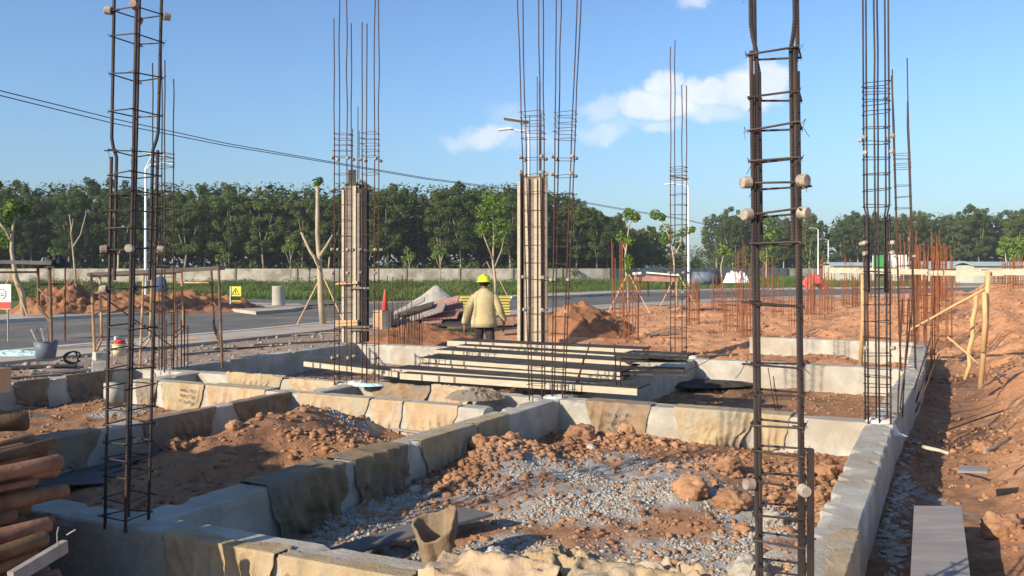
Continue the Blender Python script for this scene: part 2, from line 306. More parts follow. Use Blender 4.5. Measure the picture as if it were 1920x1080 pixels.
def ALB(x, y, z):
    x = np.asarray(x, float); y = np.asarray(y, float); n = x.shape
    def c(v): return np.array(v, float)
    k = fbm(x*.9, y*.9, 101)[..., None]; k2 = fbm(x*.12, y*.12, 103)[..., None]
    dirt = c((.27,.135,.072))*(1-k)+c((.43,.235,.125))*k
    orange = c((.56,.25,.115))*(1-k)+c((.72,.39,.205))*k
    dk = sstep(.56, .7, fbm(x*1.7, y*1.7, 107, 5))[..., None]*.35; dirt = dirt*(1-dk); orange = orange*(1-dk*.7)
    sr = side(x, y, NN, D); fo = np.clip(sstep(.6, 1.4, sr)+sstep(14, 19, y)*sstep(-2, 1, x), 0, 1)[..., None]
    colr = dirt*(1-fo)+orange*fo
    leftd = (sstep(11.5, 13, y)*(1-sstep(-4.4, -1.5, x)))[..., None]
    colr = colr*(1-leftd*.8)+leftd*.8*(c((.30,.23,.175))*(1-k)+c((.42,.33,.26))*k)
    # grey mortar patches
    g = 0
    for (px, py, rx, ry) in GREY:
        p = G(px, py, .1); gx = rx*p.y/F_PX; gy = abs(G(px, py-ry, .1).y-p.y)
        g = np.maximum(g, sstep(1.25, .6, np.hypot((x-p.x)/gx, (y-p.y)/gy)+.9*(fbm(x*3.4, y*3.4, 111)-.5)))
    g = (g*sstep(.3, .5, fbm(x*7, y*7, 113)+.12))[..., None]
    colr = colr*(1-g)+g*c((.36,.35,.33))
    rm, dn, df = road_mask(x, y)
    gr = sstep(1.5, 5, df)[..., None]
    grn = c((.075,.125,.03))*(1-k2)+c((.15,.19,.06))*k2
    colr = colr*(1-gr)+gr*grn
    ve = (sstep(-.5, .5, df)*(1-sstep(3, 6, df)))[..., None]; colr = colr*(1-ve)+ve*c((.33,.26,.2))
    far = (sstep(14, 30, x-.1*y)*sstep(60, 75, y)*(1-sstep(140, 150, y)))[..., None]; colr = colr*(1-far)+far*c((.3,.26,.18))
    return np.clip(colr, 0, 1)
GREY = [(1120,905,250,46),(1240,945,150,30),(1050,960,180,30),(650,975,150,42),(820,925,120,24),(1330,1050,190,40),(950,1040,90,30),(700,1040,130,20),(235,775,60,14),(560,1010,80,30),(1420,990,90,40),(660,815,60,12),(1695,880,14,60),(1668,1010,16,60)]
# ---- ground
def build_ground():
    ys = [2.0]
    while ys[-1] < 40: ys.append(ys[-1]*1.0062)
    while ys[-1] < 1600: ys.append(ys[-1]*1.03)
    ys = np.array([-60, -20, -6, 0]+ys)
    ar = np.concatenate([np.linspace(-3.2, -.85, 40)[:-1], np.linspace(-.85, .85, 560), np.linspace(.85, 3.2, 40)[1:]])
    Yg, Ag = np.meshgrid(ys, ar, indexing='ij'); X = Ag*np.maximum(Yg, 2.0)
    X = np.where(Yg < 1, Ag*2.0*(1+(2-Yg)*.6), X)
    Z = H(X, Yg)
    b = MB(); b.v = [np.stack([X, Yg, Z], -1).reshape(-1, 3)]; nb = X.shape[1]; na = X.shape[0]
    me = bpy.data.meshes.new('ground'); v = b.v[0]; me.vertices.add(len(v)); me.vertices.foreach_set('co', v.ravel())
    i = np.arange(na-1)[:, None]*nb+np.arange(nb-1)[None]; q = np.stack([i, i+1, i+nb+1, i+nb], -1).reshape(-1, 4)
    me.loops.add(q.size); me.loops.foreach_set('vertex_index', q.ravel()); me.polygons.add(len(q)); me.polygons.foreach_set('loop_start', np.arange(len(q))*4); me.polygons.foreach_set('loop_total', np.full(len(q), 4))
    me.polygons.foreach_set('use_smooth', np.ones(len(q), bool)); me.update(calc_edges=True)
    ca = me.color_attributes.new('albedo', 'FLOAT_COLOR', 'POINT'); al = ALB(v[:, 0], v[:, 1], v[:, 2]); ca.data.foreach_set('color', np.concatenate([al, np.ones((len(al), 1))], 1).ravel())
    me.materials.append(M['ground']); o = bpy.data.objects.new('ground', me); col.objects.link(o); tag(o, kind='structure')
build_ground()
def Hs(x, y): return float(H(np.array([x]), np.array([y]))[0])
# ---- road, pavements
def strip(name, a, b, z, m, thick=0):
    mb = MB(); n = len(a); v = [(p[0], p[1], z) for p in a]+[(p[0], p[1], z) for p in b]; f = [(i, i+1, n+i+1, n+i) for i in range(n-1)]
    if thick:
        v += [(p[0], p[1], z-thick) for p in a]+[(p[0], p[1], z-thick) for p in b]
        f += [(2*n+i, 2*n+i+1, i+1, i) for i in range(n-1)]+[(n+i, n+i+1, 3*n+i+1, 3*n+i) for i in range(n-1)]
        f += [(0, n, 3*n, 2*n), (n-1, 2*n+n-1, 3*n+n-1, 2*n-1)]
    o = mb.add(v, f).build(name, m); tag(o, kind='structure'); return o
def off(line, d):
    out = []
    for i, p in enumerate(line):
        a = Vector(line[max(0, i-1)]); b_ = Vector(line[min(len(line)-1, i+1)]); t = (b_-a).normalized(); out.append((p[0]-t.y*d, p[1]+t.x*d))
    return out
strip('road', ROADN, ROADF, .0, M['asphalt'])
strip('kerb', off(ROADN, -.25), off(ROADN, .02), .10, M['kerb'], .3)
strip('pavement', off(ROADN, -2.2)[:9], off(ROADN, -.26)[:9], .085, M['paving'], .25)
FL = ROADF[:5]; strip('kerb', off(FL, 0), off(FL, .25), .12, M['kerb'], .3); strip('pavement', off(FL, .26), off(FL, 3.4), .11, M['paving'], .25)
FR = ROADF[7:]; strip('kerb', off(FR, 0), off(FR, .3), .12, M['kerb'], .3); strip('pavement', off(FR, .31), off(FR, 2.0), .11, M['paving'], .25)
strip('road', [(-11.2,40.5),(-8.0,45.2)], [(-30,52),(-27,58)], .05, M['asphalt'])
def island(pts, z):
    mb = MB(); n = len(pts); mb.add([(p.x, p.y, z) for p in pts]+[(p.x, p.y, -.1) for p in pts], [tuple(range(n))]+[(i, n+i, n+(i+1) % n, (i+1) % n) for i in range(n)])
    tag(mb.build('pavement', M['paving']), kind='structure')
island([G(*p) for p in ((380,578),(480,590),(545,585),(578,579),(560,574),(470,572),(440,560),(360,562))][::-1], .13)
island([G(*p) for p in ((990,560),(1100,556),(1182,551),(1180,547),(1100,547),(985,551))][::-1], .13)
island([G(*p) for p in ((430,556),(620,558),(700,552),(560,549),(430,549))][::-1], .12)
# faded road markings / patches
for (a0, a1) in (((1240,546),(1330,549)),):
    pass
# ---- foundation
found = empty('concrete_foundation', (0, 0, 0), 'pale grid of cast concrete ground beams around the earth pits', 'foundation')
def cbeam(p0, p1, zt, seed, w=2*HW):
    d = (p1-p0); Ln = d.length; d.normalize(); n = Vector((-d.y, d.x, 0)); k = max(2, int(Ln/.06)); zb = -.2
    prof = [(-w/2, zb), (-w/2, (zb+zt)/2), (-w/2, zt-.06), (-w/2, zt-.012), (-w/2+.012, zt), (-w/6, zt), (w/6, zt), (w/2-.012, zt), (w/2, zt-.012), (w/2, zt-.06), (w/2, (zb+zt)/2), (w/2, zb)]
    t = np.linspace(0, Ln, k+1); Pg = np.zeros((k+1, len(prof), 3))
    for j, (a, z) in enumerate(prof):
        na = .010*(fbm(t*2.5, np.full_like(t, z*5+a*7), seed)-.5)*2+.0025*(vn(t*20, np.full_like(t, z*9), seed+5)-.5)
        edge = j in (3, 4, 7, 8); chip = np.where(vn(t*9, np.full_like(t, 1.+(j > 5)), seed+8) > .78, .016, 0) if edge else 0
        aa = a+na*np.sign(a)-np.sign(a)*chip; zz = z+(.006*(fbm(t*3, np.full_like(t, a*20), seed+3)-.5)*2 if z > .3 else 0)-(chip if edge else 0)
        Pg[:, j, 0] = p0.x+d.x*t+n.x*aa; Pg[:, j, 1] = p0.y+d.y*t+n.y*aa; Pg[:, j, 2] = zz
    mb = MB(); mb.grid(Pg); m = len(prof); mb.f.append(tuple(range(m))); mb.f.append(tuple(k*m+j for j in range(m-1, -1, -1)))
    o = mb.build('ground_beam', M['conc'], found); return o
for i, (p0, p1) in enumerate(beams): cbeam(p0, p1, ZB-.0025*(i % 7)-.0005*i, 300+i)
# ------------------------------------------------------------------ reinforcement cages
def ribbed(mb, pts, r, pitch=.0125):
    out = []; rs = []
    for i in range(len(pts)-1):
        a = Vector(pts[i]); b = Vector(pts[i+1]); n = max(1, int((b-a).length/(pitch/2)))
        for k in range(n):
            out.append(a.lerp(b, k/n)); rs.append(r*(1.06 if (len(out) % 2) else .94))
    out.append(Vector(pts[-1])); rs.append(r); mb.tube(out, rs, 7)
def cage(label, base, size, rz, tops, st_z, zbase=ZB-.03, lean=(0, 0), r=.009, mat_='bar', ribs=False, lap=None, spacers=(), sr=.0042, group=None, flare=0, st_over=.018, seed=0, extra=None, bow=0):
    rd = random.Random(seed); root = empty('rebar_cage', (base[0], base[1], zbase), label, 'rebar column', group)
    h = size/2 if not hasattr(size, '__len__') else None; hx, hy = (h, h) if h else (size[0]/2, size[1]/2)
    cr = [(-1,-1), (1,-1), (1,1), (-1,1)]
    def at(cx, cy, z, o=0):
        k = 1+flare*(z-zbase); a = cx*(hx*k+o); b = cy*(hy*k+o)
        bx = bow*math.sin(max(0, z-zbase)*.9)
        return Vector((base[0]+lean[0]*(z-zbase)+bx+a*math.cos(rz)-b*math.sin(rz), base[1]+lean[1]*(z-zbase)+a*math.sin(rz)+b*math.cos(rz), z))
    bars = cr+(extra or [])
    for i, (cx, cy) in enumerate(bars):
        top = tops[i % len(tops)]; zs = list(np.arange(zbase, top, .45))+[top]
        if lap and i < 4:
            lz = lap+rd.uniform(-.04, .04); m1 = MB(); p = [at(cx, cy, z, .0) for z in np.linspace(zbase, lz, 8)]
            (ribbed(m1, p, r) if ribs else m1.tube(p, r)); m1.build('bar', M[mat_], root, smooth=not ribs)
            o1 = -2.0*r; z1 = lap-.75 if lap > 2 else zbase; p = [at(cx, cy, z, o1) for z in (z1, (z1+lz)/2, lz+.0)]+[at(cx, cy, lz+.06, .3*o1)]+[at(cx, cy, z, 0) for z in np.linspace(lz+.11, top, 5)]
            m2 = MB(); (ribbed(m2, p, r) if ribs else m2.tube(p, r)); m2.build('bar', M[mat_], root, smooth=not ribs)
        else:
            w = [rd.uniform(-.008, .008)*(1 if z > 3.7 else .3) for z in zs]
            p = [at(cx, cy, z)+Vector((w[k], 0, 0)) for k, z in enumerate(zs)]
            m1 = MB(); (ribbed(m1, p, r) if ribs else m1.tube(p, r)); m1.build('bar', M[mat_], root, smooth=not ribs)
    for z in st_z:
        o = r+sr; tz = [rd.uniform(-.012, .012) for _ in range(4)]; p = [at(cx, cy, z+tz[k], o) for k, (cx, cy) in enumerate(cr)]
        s0 = rd.randrange(4); p = p[s0:]+p[:s0]; e = (p[1]-p[0]).normalized()
        path = [p[0]-e*st_over, p[0], p[1], p[2], p[3], p[0]+Vector((0, 0, .006)), p[0]+(p[2]-p[0]).normalized()*.05+Vector((0, 0, .006))]
        m1 = MB(); m1.tube(path, sr, 5); 
        if ribs:
            for q in p: m1.tube([q+Vector((0,0,-.012)), q+Vector((rd.uniform(-.02,.02), rd.uniform(-.02,.02), .014)), q+Vector((rd.uniform(-.04,.04), rd.uniform(-.03,.03), rd.uniform(-.05,.01)))], .0013, 4)
        m1.build('stirrup', M[mat_], root)
    for (z, sidev) in spacers:
        for (cx, cy) in sidev:
            q = at(cx, cy, z); d = Vector((cx*(1 if abs(cx) >= abs(cy) else .0)*math.cos(rz)-cy*(1 if abs(cy) > abs(cx) else .0)*math.sin(rz), 0, 0))
            ang = rz+math.atan2(cy, cx)+rd.uniform(-.35, .35); d = Vector((math.cos(ang), math.sin(ang), rd.uniform(-.15, .15))).normalized()
            a = q+d*(r+.002); b_ = q+d*(r+.042); m1 = MB(); m1.tube([a, a+d*.004, b_-d*.004, b_], [q_*(1.05 if ribs else .9) for q_ in (.021, .0235, .0225, .0195)], 14); m1.build('spacer', M['spacer'], root)
    return root
def zs_of(pys, Y): return [ZC-(py-HOR)*Y/F_PX for py in pys]
RZ = math.atan2(U.y, U.x)
AL = [(-1,-1), (1,-1), (1,1), (-1,1)]
# near-left
cage('tall dark rebar cage with round mortar spacers on the near left beam corner', (A.x, A.y), .165, RZ+.03, (6, 6.2, 6.1, 6),
     zs_of([25,75,145,215,288,327,364,395,428,467,540,612,652,690,725,762,795,828,858,890,930,965], A.y), r=.0095, ribs=True, lap=2.62, lean=(.021, .0), flare=.03, st_over=.03,
     spacers=((ZC+475*A.y/F_PX, AL), (ZC+33*A.y/F_PX, AL), (ZC-42*A.y/F_PX, AL[:1]+AL[3:]), (ZC-335*A.y/F_PX, AL[3:])), seed=1)
# near-right
cage('largest rebar cage with ribbed double bars nearest the camera on the right beam', (NN.x-.03, NN.y), (.168, .12), RZ+.06, (5, 5.1, 5, 5.1),
     zs_of([-30,97,182,240,297,347,400,457,572,685,742,797,850,905,960,1015,1066,1120], NN.y-.03), r=.0088, ribs=True, lap=2.78, lean=(-.012, 0), sr=.0048, st_over=.035,
     spacers=((ZC+157*NN.y/F_PX, [(-1,-1),(1,1),(1,-1)]), (ZC+98*NN.y/F_PX, [(-1,-1),(1,-1)]), (ZC-405*NN.y/F_PX, [(-1,-1),(1,-1)])), seed=2)
o = empty('rebar_stub', (1.16, 3.32, ZB), 'short thick steel bar ending beside the largest rebar cage', 'steel bar')
m1 = MB(); m1.beam((1.165, 3.33, ZB-.05), (1.165, 3.33, 1.24), .02, .028, up=(0, 1, 0)); m1.beam((1.135, 3.36, ZB-.05), (1.137, 3.36, 1.08), .018, .018, up=(0, 1, 0)); m1.build('bar', M['bar'], o)
# right-back C
cst = list(np.arange(.52, 1.0, .09))+list(np.arange(1.1, 2.6, .16))+list(np.arange(2.7, 3.5, .15))+[3.54, 3.6, 3.66, 3.72]
cage('rebar cage with four spacer rows on the far right beam corner by the trench', (C.x-.02, C.y), .20, RZ+.2, (6.2, 6.4, 6.3, 6.2), cst, r=.0085, lean=(-.006, 0), lap=2.45,
     spacers=((3.2, AL), (3.05, AL[:2]), (2.18, AL), (2.08, AL[:2]), (1.17, AL[:2])), seed=3, extra=[(0, -1), (0, 1)])
# D, F, A2
dst = list(np.arange(.6, 3.3, .17))+[3.4, 3.47, 3.54, 3.6]
cage('slim leaning rebar cage just right of the cage on the right beam corner', (D.x-.1, D.y), .2, RZ+.1, (4.85, 5.0, 4.4, 4.8), dst, r=.0085, lean=(-.03, 0), seed=4, mat_='rustd', spacers=((2.1, AL),))
cage('rebar cage with two long and two short bars beside the white lamp post', (FN.x-.18, FN.y+.05), .2, RZ-.1, (5.6, 4.95, 4.97, 5.75), dst+[.5], r=.0085, seed=5, mat_='rustd', spacers=((1.85, AL), (1.53, AL)))
cage('rebar cage seen close behind the near left one', (E2.x-.55, E2.y+.15), .2, RZ+.2, (4.9, 4.93, 4.7, 5.4), dst, r=.009, seed=6, spacers=((2.05, AL[:2]),))
est = list(np.arange(.55, 3.3, .2))+[3.38, 3.45, 3.53, 3.6, 3.67]
cage('left one of the two thin rebar cages in front of the slim boxed column', (E.x-.17, E.y+.02), (.17, .15), RZ+.25, (5.15, 6.3, 5.12, 6.2), est, r=.0075, seed=7, mat_='rustd', spacers=((2.17, AL), (1.87, AL[:2]), (.78, AL), (3.35, AL)), sr=.0035)
cage('right one of the two thin rebar cages in front of the slim boxed column', (E.x+.19, E.y), (.17, .15), RZ+.25, (5.1, 6.3, 6.2, 5.12), est, r=.0075, seed=8, mat_='rustd', spacers=((2.17, AL), (1.87, AL[:2]), (3.33, AL), (3.05, AL[:1])), sr=.0035)
cage('left leaning rebar cage in front of the wide boxed column', (B.x-.2, B.y), (.15, .14), RZ+.2, (6.3, 6.2, 6.3, 6.1), [z+.05 for z in est], r=.0078, seed=9, mat_='rustd', lean=(-.016, .01), flare=.14, spacers=((1.83, AL), (1.46, AL), (3.2, AL), (3.02, AL)), sr=.0036)
cage('right leaning rebar cage in front of the wide boxed column', (B.x+.04, B.y), (.12, .13), RZ+.2, (6.3, 6.2, 6.3, 6.1), [z+.03 for z in est[::1]], r=.0078, seed=10, mat_='rustd', lean=(.026, -.01), flare=.2, spacers=((1.8, AL), (1.44, AL[:2]), (3.2, AL), (3.0, AL)), sr=.0036)
# ------------------------------------------------------------------ boxed (formwork) columns
def fw_column(base, label, kind):
    root = empty('formwork_column', (base.x, base.y, ZB), label, 'formwork'); x, y = base.x, base.y; a = RZ*.35
    ca, sa = math.cos(a), math.sin(a)
    def q(u, v, z): return (x+u*ca-v*sa, y+u*sa+v*ca, z)
    top = 3.6
    if kind == 1:
        def pn(u, v, w, d, z0, z1, m, nm): MB().box(q(u, v, (z0+z1)/2), (w, d, z1-z0), rz=a).build(nm, M[m], root)
        pn(-.03, -.12, .30, .018, ZB, top-.05, 'timberg', 'panel'); pn(.06, .12, .36, .018, ZB, top, 'film', 'panel'); pn(-.18, 0, .018, .22, ZB, top, 'timberg', 'panel'); pn(.19, -.0, .018, .22, ZB, top-.1, 'timberg', 'panel')
        pn(-.205, -.135, .045, .045, ZB, top-.13, 'timber', 'batten'); pn(.045, -.155, .05, .045, ZB, top-.06, 'timber', 'batten'); pn(.12, -.155, .05, .045, ZB, top-.2, 'timberg', 'batten'); pn(.165, -.14, .05, .03, ZB, top-.12, 'film', 'batten')
        pn(-.06, -.02, .16, .02, top-.1, top+.28, 'film', 'panel')
        for z in (1.62, .86, .80): 
            MB().beam(q(-.33, -.2, z), q(.12, -.2, z+.02), .05, .05).build('clamp', M['plyor'], root); MB().beam(q(-.12, -.215, z-.09), q(.36, -.215, z-.09), .03, .035).build('clamp', M['timberg'], root)
        for k, (u, v, t) in enumerate(((-.08,0,4.7), (.02,.04,5.15), (.07,-.03,4.65))): MB().tube([q(u, v, 1), q(u+.02, v, t)], .009).build('bar', M['rustd'], root)
    else:
        def pn(u, v, w, d, z0, z1, m, nm): MB().box(q(u, v, (z0+z1)/2), (w, d, z1-z0), rz=a).build(nm, M[m], root)
        pn(-.24, -.03, .018, .30, ZB, top+.08, 'film', 'panel'); pn(.17, .02, .018, .30, ZB, top+.08, 'film', 'panel'); pn(-.02, -.12, .36, .018, ZB, top-.02, 'timberg', 'panel'); pn(-.02, .13, .36, .018, ZB, top, 'film', 'panel')
        pn(-.275, -.15, .05, .06, ZB, top-.12, 'timber', 'batten'); pn(-.13, -.16, .055, .05, ZB, top-.05, 'timber', 'batten'); pn(.03, -.16, .05, .05, ZB, top-.08, 'timber', 'batten'); pn(.11, -.155, .05, .05, ZB, top-.05, 'timber', 'batten'); pn(.215, -.13, .045, .08, ZB, top-.03, 'timberg', 'batten')
        for k, (u, v, t) in enumerate(((-.1,0,4.7), (.03,.05,5.4), (.08,-.04,5.3), (.1,.06,4.75))): MB().tube([q(u, v, 1), q(u, v, t)], .009).build('bar', M['rustd'], root)
    return root
fw_column(FW1, 'slim boxed column mould of grey boards with orange timber clamps', 1)
fw_column(FW2, 'wide boxed column mould of pale battens right of the worker', 2)
# ------------------------------------------------------------------ burlap
BG = 'burlap sheets curing the beams'
def drape(p0, p1, t0, t1, lo, ro, label, m='burlap', seed=0, wr=.025, bulge=0, text=False, nm='burlap_sheet'):
    d = (p1-p0).normalized(); n = Vector((-d.y, d.x, 0)); Lt = t1-t0; na = max(14, int(Lt/.014)); nb = 60
    t = np.linspace(0, 1, na)[:, None]*np.ones((1, nb)); s = np.linspace(0, 1, nb)[None]*np.ones((na, 1))
    tot = lo+2*HW+ro; path = s*tot
    lo_ = lo*(1+.7*(fbm(t*Lt*4+seed, s*0+1, seed)-.5)); ro_ = ro*(1+.7*(fbm(t*Lt*4+seed, s*0+5, seed+1)-.5))
    aw = HW+.006; isl = path < lo; isr = path > lo+2*HW
    rag0 = (.07+.17*fbm(t*Lt*3.5+seed, s*0+3, seed+11)) if lo < .08 else 0; rag1 = (.07+.17*fbm(t*Lt*3.5+seed, s*0+8, seed+12)) if ro < .08 else 0
    lat = np.where(isl, aw, np.where(isr, -aw, aw-(path-lo)/(2*HW)*2*aw))
    if lo < .08: lat = np.where(isr, lat, -aw+(np.where(isl, aw, lat)+aw)*(2*aw-rag0)/(2*aw)); lo_ = lo_*0; isl = isl & False
    if ro < .08: lat = np.where(isl, lat, aw-(aw-np.where(isr, -aw, lat))*(2*aw-rag1)/(2*aw)); ro_ = ro_*0; isr = isr & False
    dn = np.where(isl, (1-path/max(lo, 1e-3))*lo_, np.where(isr, (path-lo-2*HW)/max(ro, 1e-3)*ro_, 0))
    fold = fbm(t*Lt*7+seed*3.1, s*1.2, seed+2, 4); fold = np.clip(1-np.abs(2*fold-1)*1.5, 0, 1)**2.2; fold2 = (1-np.abs(2*fbm(t*Lt*9+s*5, s*6+seed-t*Lt*3, seed+3, 4)-1))**5+.6*(1-np.abs(2*fbm(t*Lt*5-s*4, s*5+seed, seed+15, 3)-1))**6
    ph_ = t*Lt*(6+seed % 4)+2.2*fbm(t*Lt*1.7+seed, s*2.2, seed+16)+s*.8*math.sin(seed); pleat = (1-np.abs(np.sin(np.pi*ph_)))**2*sstep(.42, .62, fbm(t*Lt*3.3+5, s*1.4+seed, seed+17, 3))
    o = wr*(.05+dn*1.5)*fold+(.35+wr*20)*(.010+dn*.20)*pleat+wr*(.25+dn*1.8)*.6*fold2
    outl = np.where(isl, 1, np.where(isr, -1, (lat/aw)**5)); 
    latf = lat+outl*(o+.03*dn*dn); z = ZB+.006-dn+np.where(isl | isr, 0, o*.5+.004*fbm(t*Lt*9, s*9, seed+13)+bulge*.8*(.15+(1-np.abs(2*fbm(t*Lt*3.2+s*1.5, s*2.2-t*Lt, seed+9, 4)-1))**2.5)*np.sin(np.pi*np.clip(s, 0, 1)))
    dd_ = dn/max(lo, ro, .1); mid_ = t0+Lt*(.35+.3*((seed*37) % 10)/10); al = t0+t*Lt; al = al-(al-mid_)*dd_*(.10+.30*fbm(t*2+seed, dd_*1.5, seed+4))+.05*(fbm(s*7, t*1.5+seed, seed+14)-.5)
    Pg = np.stack([p0.x+d.x*al+n.x*latf, p0.y+d.y*al+n.y*latf, z], -1)
    if bulge: Pg[..., 2] += 0
    mb = MB(); mb.grid(Pg)
    o_ = mb.build(nm, M[m], None, smooth=True, solid=.0025); tag(o_, label, 'burlap', BG)
    if text:
        r2 = random.Random(seed); tb = MB()
        for row in range(3):
            x = .0
            while x < .30:
                w = r2.uniform(.012, .024); ti = text[0]+x; j = ti-t0; ai = int(np.clip(j/Lt*(na-1), 1, na-3)); dz = text[1]+row*.075
                for part in range(3):
                    zz = ZB-dz-part*.013; bi = int(np.clip((lo+2*HW+(dz+part*.013))/tot*(nb-1), 1, nb-2)) if text[2] > 0 else int(np.clip((lo-dz-part*.013)/tot*(nb-1), 1, nb-2))
                    q = Vector(Pg[ai, bi]); q += -n*.006*text[2]
                    if r2.random() < .8: tb.beam(q, q+d*w*r2.uniform(.4, 1), .002, .009)
                x += w+.007
        tb.build('printed_mark', M['darkboard'], o_)
    return o_
def heap_cloth(cx, cy, cz, rx, ry, h, label, m='burlap_brown_shade', seed=0, rz=0, nm='burlap_sack'):
    n = 70; g = np.linspace(-1, 1, n); a, b = np.meshgrid(g, g, indexing='ij'); rr = np.hypot(a, b); k = np.clip(1/np.maximum(rr, 1e-6)*np.maximum(abs(a), abs(b)), 0, 1)
    a2 = a*k; b2 = b*k; r2 = np.hypot(a2, b2); edge = 1+.25*(fbm(np.arctan2(b2, a2)*1.5+9, r2*0+seed, seed)-.5)
    f1 = (1-np.abs(2*fbm(a2*2.2+seed, b2*2.8, seed+1, 3)-1))**2.2; f2 = (1-np.abs(2*fbm(a2*5+b2*2+seed, b2*5-a2, seed+2, 4)-1))**3
    z = h*np.clip(1-r2**3, 0, 1)*(.3+.7*f1)+h*.22*f2*np.clip(1-r2**4, 0, 1); wx = .12*(fbm(a2*3, b2*3, seed+5)-.5); wy = .12*(fbm(a2*3+7, b2*3, seed+6)-.5)
    x = a2*rx*edge+wx*rx*2; y = b2*ry*edge+wy*ry*2; c, s = math.cos(rz), math.sin(rz)
    mb = MB(); mb.grid(np.stack([cx+x*c-y*s, cy+x*s+y*c, cz+z], -1)); o_ = mb.build(nm, M[m], None, smooth=True, solid=.004); tag(o_, label, 'burlap', BG); return o_
AB = (A, B)
drape(*AB, .98, 1.78, .22, .46, 'large sagging brown burlap sheet draped down the diagonal beam by the grey rubble', 'burlap_brown_shade', 12, wr=.05)
drape(*AB, 1.86, 2.55, .08, .40, 'folded burlap sheet with a lit ruffled edge in the middle of the diagonal beam', 'burlap_brown_shade', 13, wr=.045)
drape(*AB, 2.72, 3.6, .06, .36, 'flat burlap sheet hanging on the upper diagonal beam', 'burlap', 14, wr=.012)
drape(*AB, 3.66, 4.25, .05, .34, 'narrow burlap sheet near the top end of the diagonal beam', 'burlap', 15, wr=.014)
BCp = (B, C)      # n = left = away from camera ; right side faces the camera
drape(*BCp, .42, 1.18, .12, .40, 'tan burlap sheet with faint print hanging right of the central rebar cages', 'burlap_brown_shade', 21, wr=.02, text=(.66, .12, 1))
drape(*BCp, 1.42, 2.28, .10, .36, 'crumpled burlap sheet under the thin stick on the lit cross beam', 'burlap', 22, wr=.042)
drape(*BCp, 2.30, 2.62, .10, .33, 'smooth burlap sheet behind the largest rebar cage', 'burlap', 23, wr=.01)
TT = (T0, T2)     # left side faces the camera
drape(*TT, .30, .98, .40, .06, 'pale burlap sheet hanging on the lit beam next to the diagonal beam', 'burlap', 31, wr=.014)
drape(*TT, .99, 1.42, .38, .06, 'second pale burlap sheet with a dark fold on the lit beam', 'burlap', 32, wr=.02)
drape(*TT, 1.46, 2.5, .36, .06, 'long pale burlap sheet above the soil mound', 'burlap', 33, wr=.018)
drape(*TT, 2.98, 3.95, .40, .08, 'broad sunny burlap sheet left of the folded edge', 'burlap', 34, wr=.014)
drape(*TT, 3.98, 4.75, .42, .06, 'burlap sheet printed with three dark lines behind the near left rebar cage', 'burlap', 35, wr=.022, text=(4.1, .07, -1))
drape(*TT, 4.8, 5.2, .36, .05, 'shaded brown burlap sheet at the far left end of the lit beam', 'burlap_brown_shade', 36, wr=.03)
EB = (E2, B)
drape(*EB, 3.1, 4.0, .05, .30, 'brown wrinkled burlap sheet below the long boards', 'burlap_brown_shade', 41, wr=.035, bulge=.05)
drape(*EB, 4.02, 4.6, .05, .28, 'grey spotted burlap sheet below the long boards', 'burlap', 42, wr=.05, bulge=.07)
drape(*EB, .7, 1.7, .05, .26, 'ochre burlap sheet over the beam between the left rebar cages', 'burlap', 43, wr=.035, bulge=.04)
drape(*EB, 1.8, 2.6, .04, .22, 'pale creased burlap sheet left of the paired rebar cages', 'burlap', 44, wr=.03)
heap_cloth(-.42, 9.78, ZB-.01, .33, .2, .11, 'orange brown crumpled sack bunched up by the central rebar cages', 'burlap_brown_shade', 51)
T1b = (T1-W*4.6, T1)
drape(*T1b, 3.55, 4.5, .05, .22, 'burlap strip over the shaded beam beside the soil mound', 'burlap_brown_shade', 61, wr=.02)
drape(*T1b, 2.35, 3.3, .05, .34, 'dark burlap sheet hanging behind the near left rebar cage', 'burlap_brown_shade', 62, wr=.02)
drape(*T1b, .6, 1.9, .10, .34, 'burlap sheet on the shaded beam by the log pile', 'burlap_brown_shade', 63, wr=.02)
AN = (A-U*3.4, NN+U*.12)
drape(*AN, 3.4+.38, 3.4+1.2, .02, .42, 'shaded burlap sheet on the near beam right of the corner cage', 'burlap', 71, wr=.02)
drape(*AN, 3.4+1.22, 3.4+2.0, .02, .40, 'sunny burlap sheet on the near beam at the bottom edge', 'burlap', 72, wr=.015)
drape(*AN, 3.4+2.05, 3.4+2.75, .16, .3, 'rumpled burlap sheet over the near beam at the bottom middle', 'burlap', 73, wr=.05, bulge=.16)
drape(*AN, 3.4+2.78, 3.4+3.5, .22, .3, 'large rumpled burlap sheet over the near beam left of the largest cage', 'burlap', 74, wr=.05, bulge=.20)
heap_cloth(.30, 4.22, .30, .42, .24, .22, 'pale crumpled burlap bundle at the bottom centre', 'burlap', 75, rz=-.4)
heap_cloth(.72, 4.02, .32, .40, .22, .22, 'wide crumpled burlap bundle with deep folds at the bottom edge', 'burlap', 76, rz=-.4)
NC = (NN, C)
drape(*NC, -.05, 1.62, .06, .30, 'ochre burlap sheet covering the near end of the right beam', 'burlap', 81, wr=.012)
# loose pieces against far left beams
SL = (E2-U*1.25-W*3.6, E2-U*1.25)
drape(*SL, 1.6, 2.1, .03, .34, 'grey sack draped on the far left shaded beam', 'burlap_brown_shade', 91, wr=.04); drape(*SL, 2.35, 3.1, .03, .36, 'grey hanging sack near the corner of the far left shaded beam', 'burlap_brown_shade', 92, wr=.04)
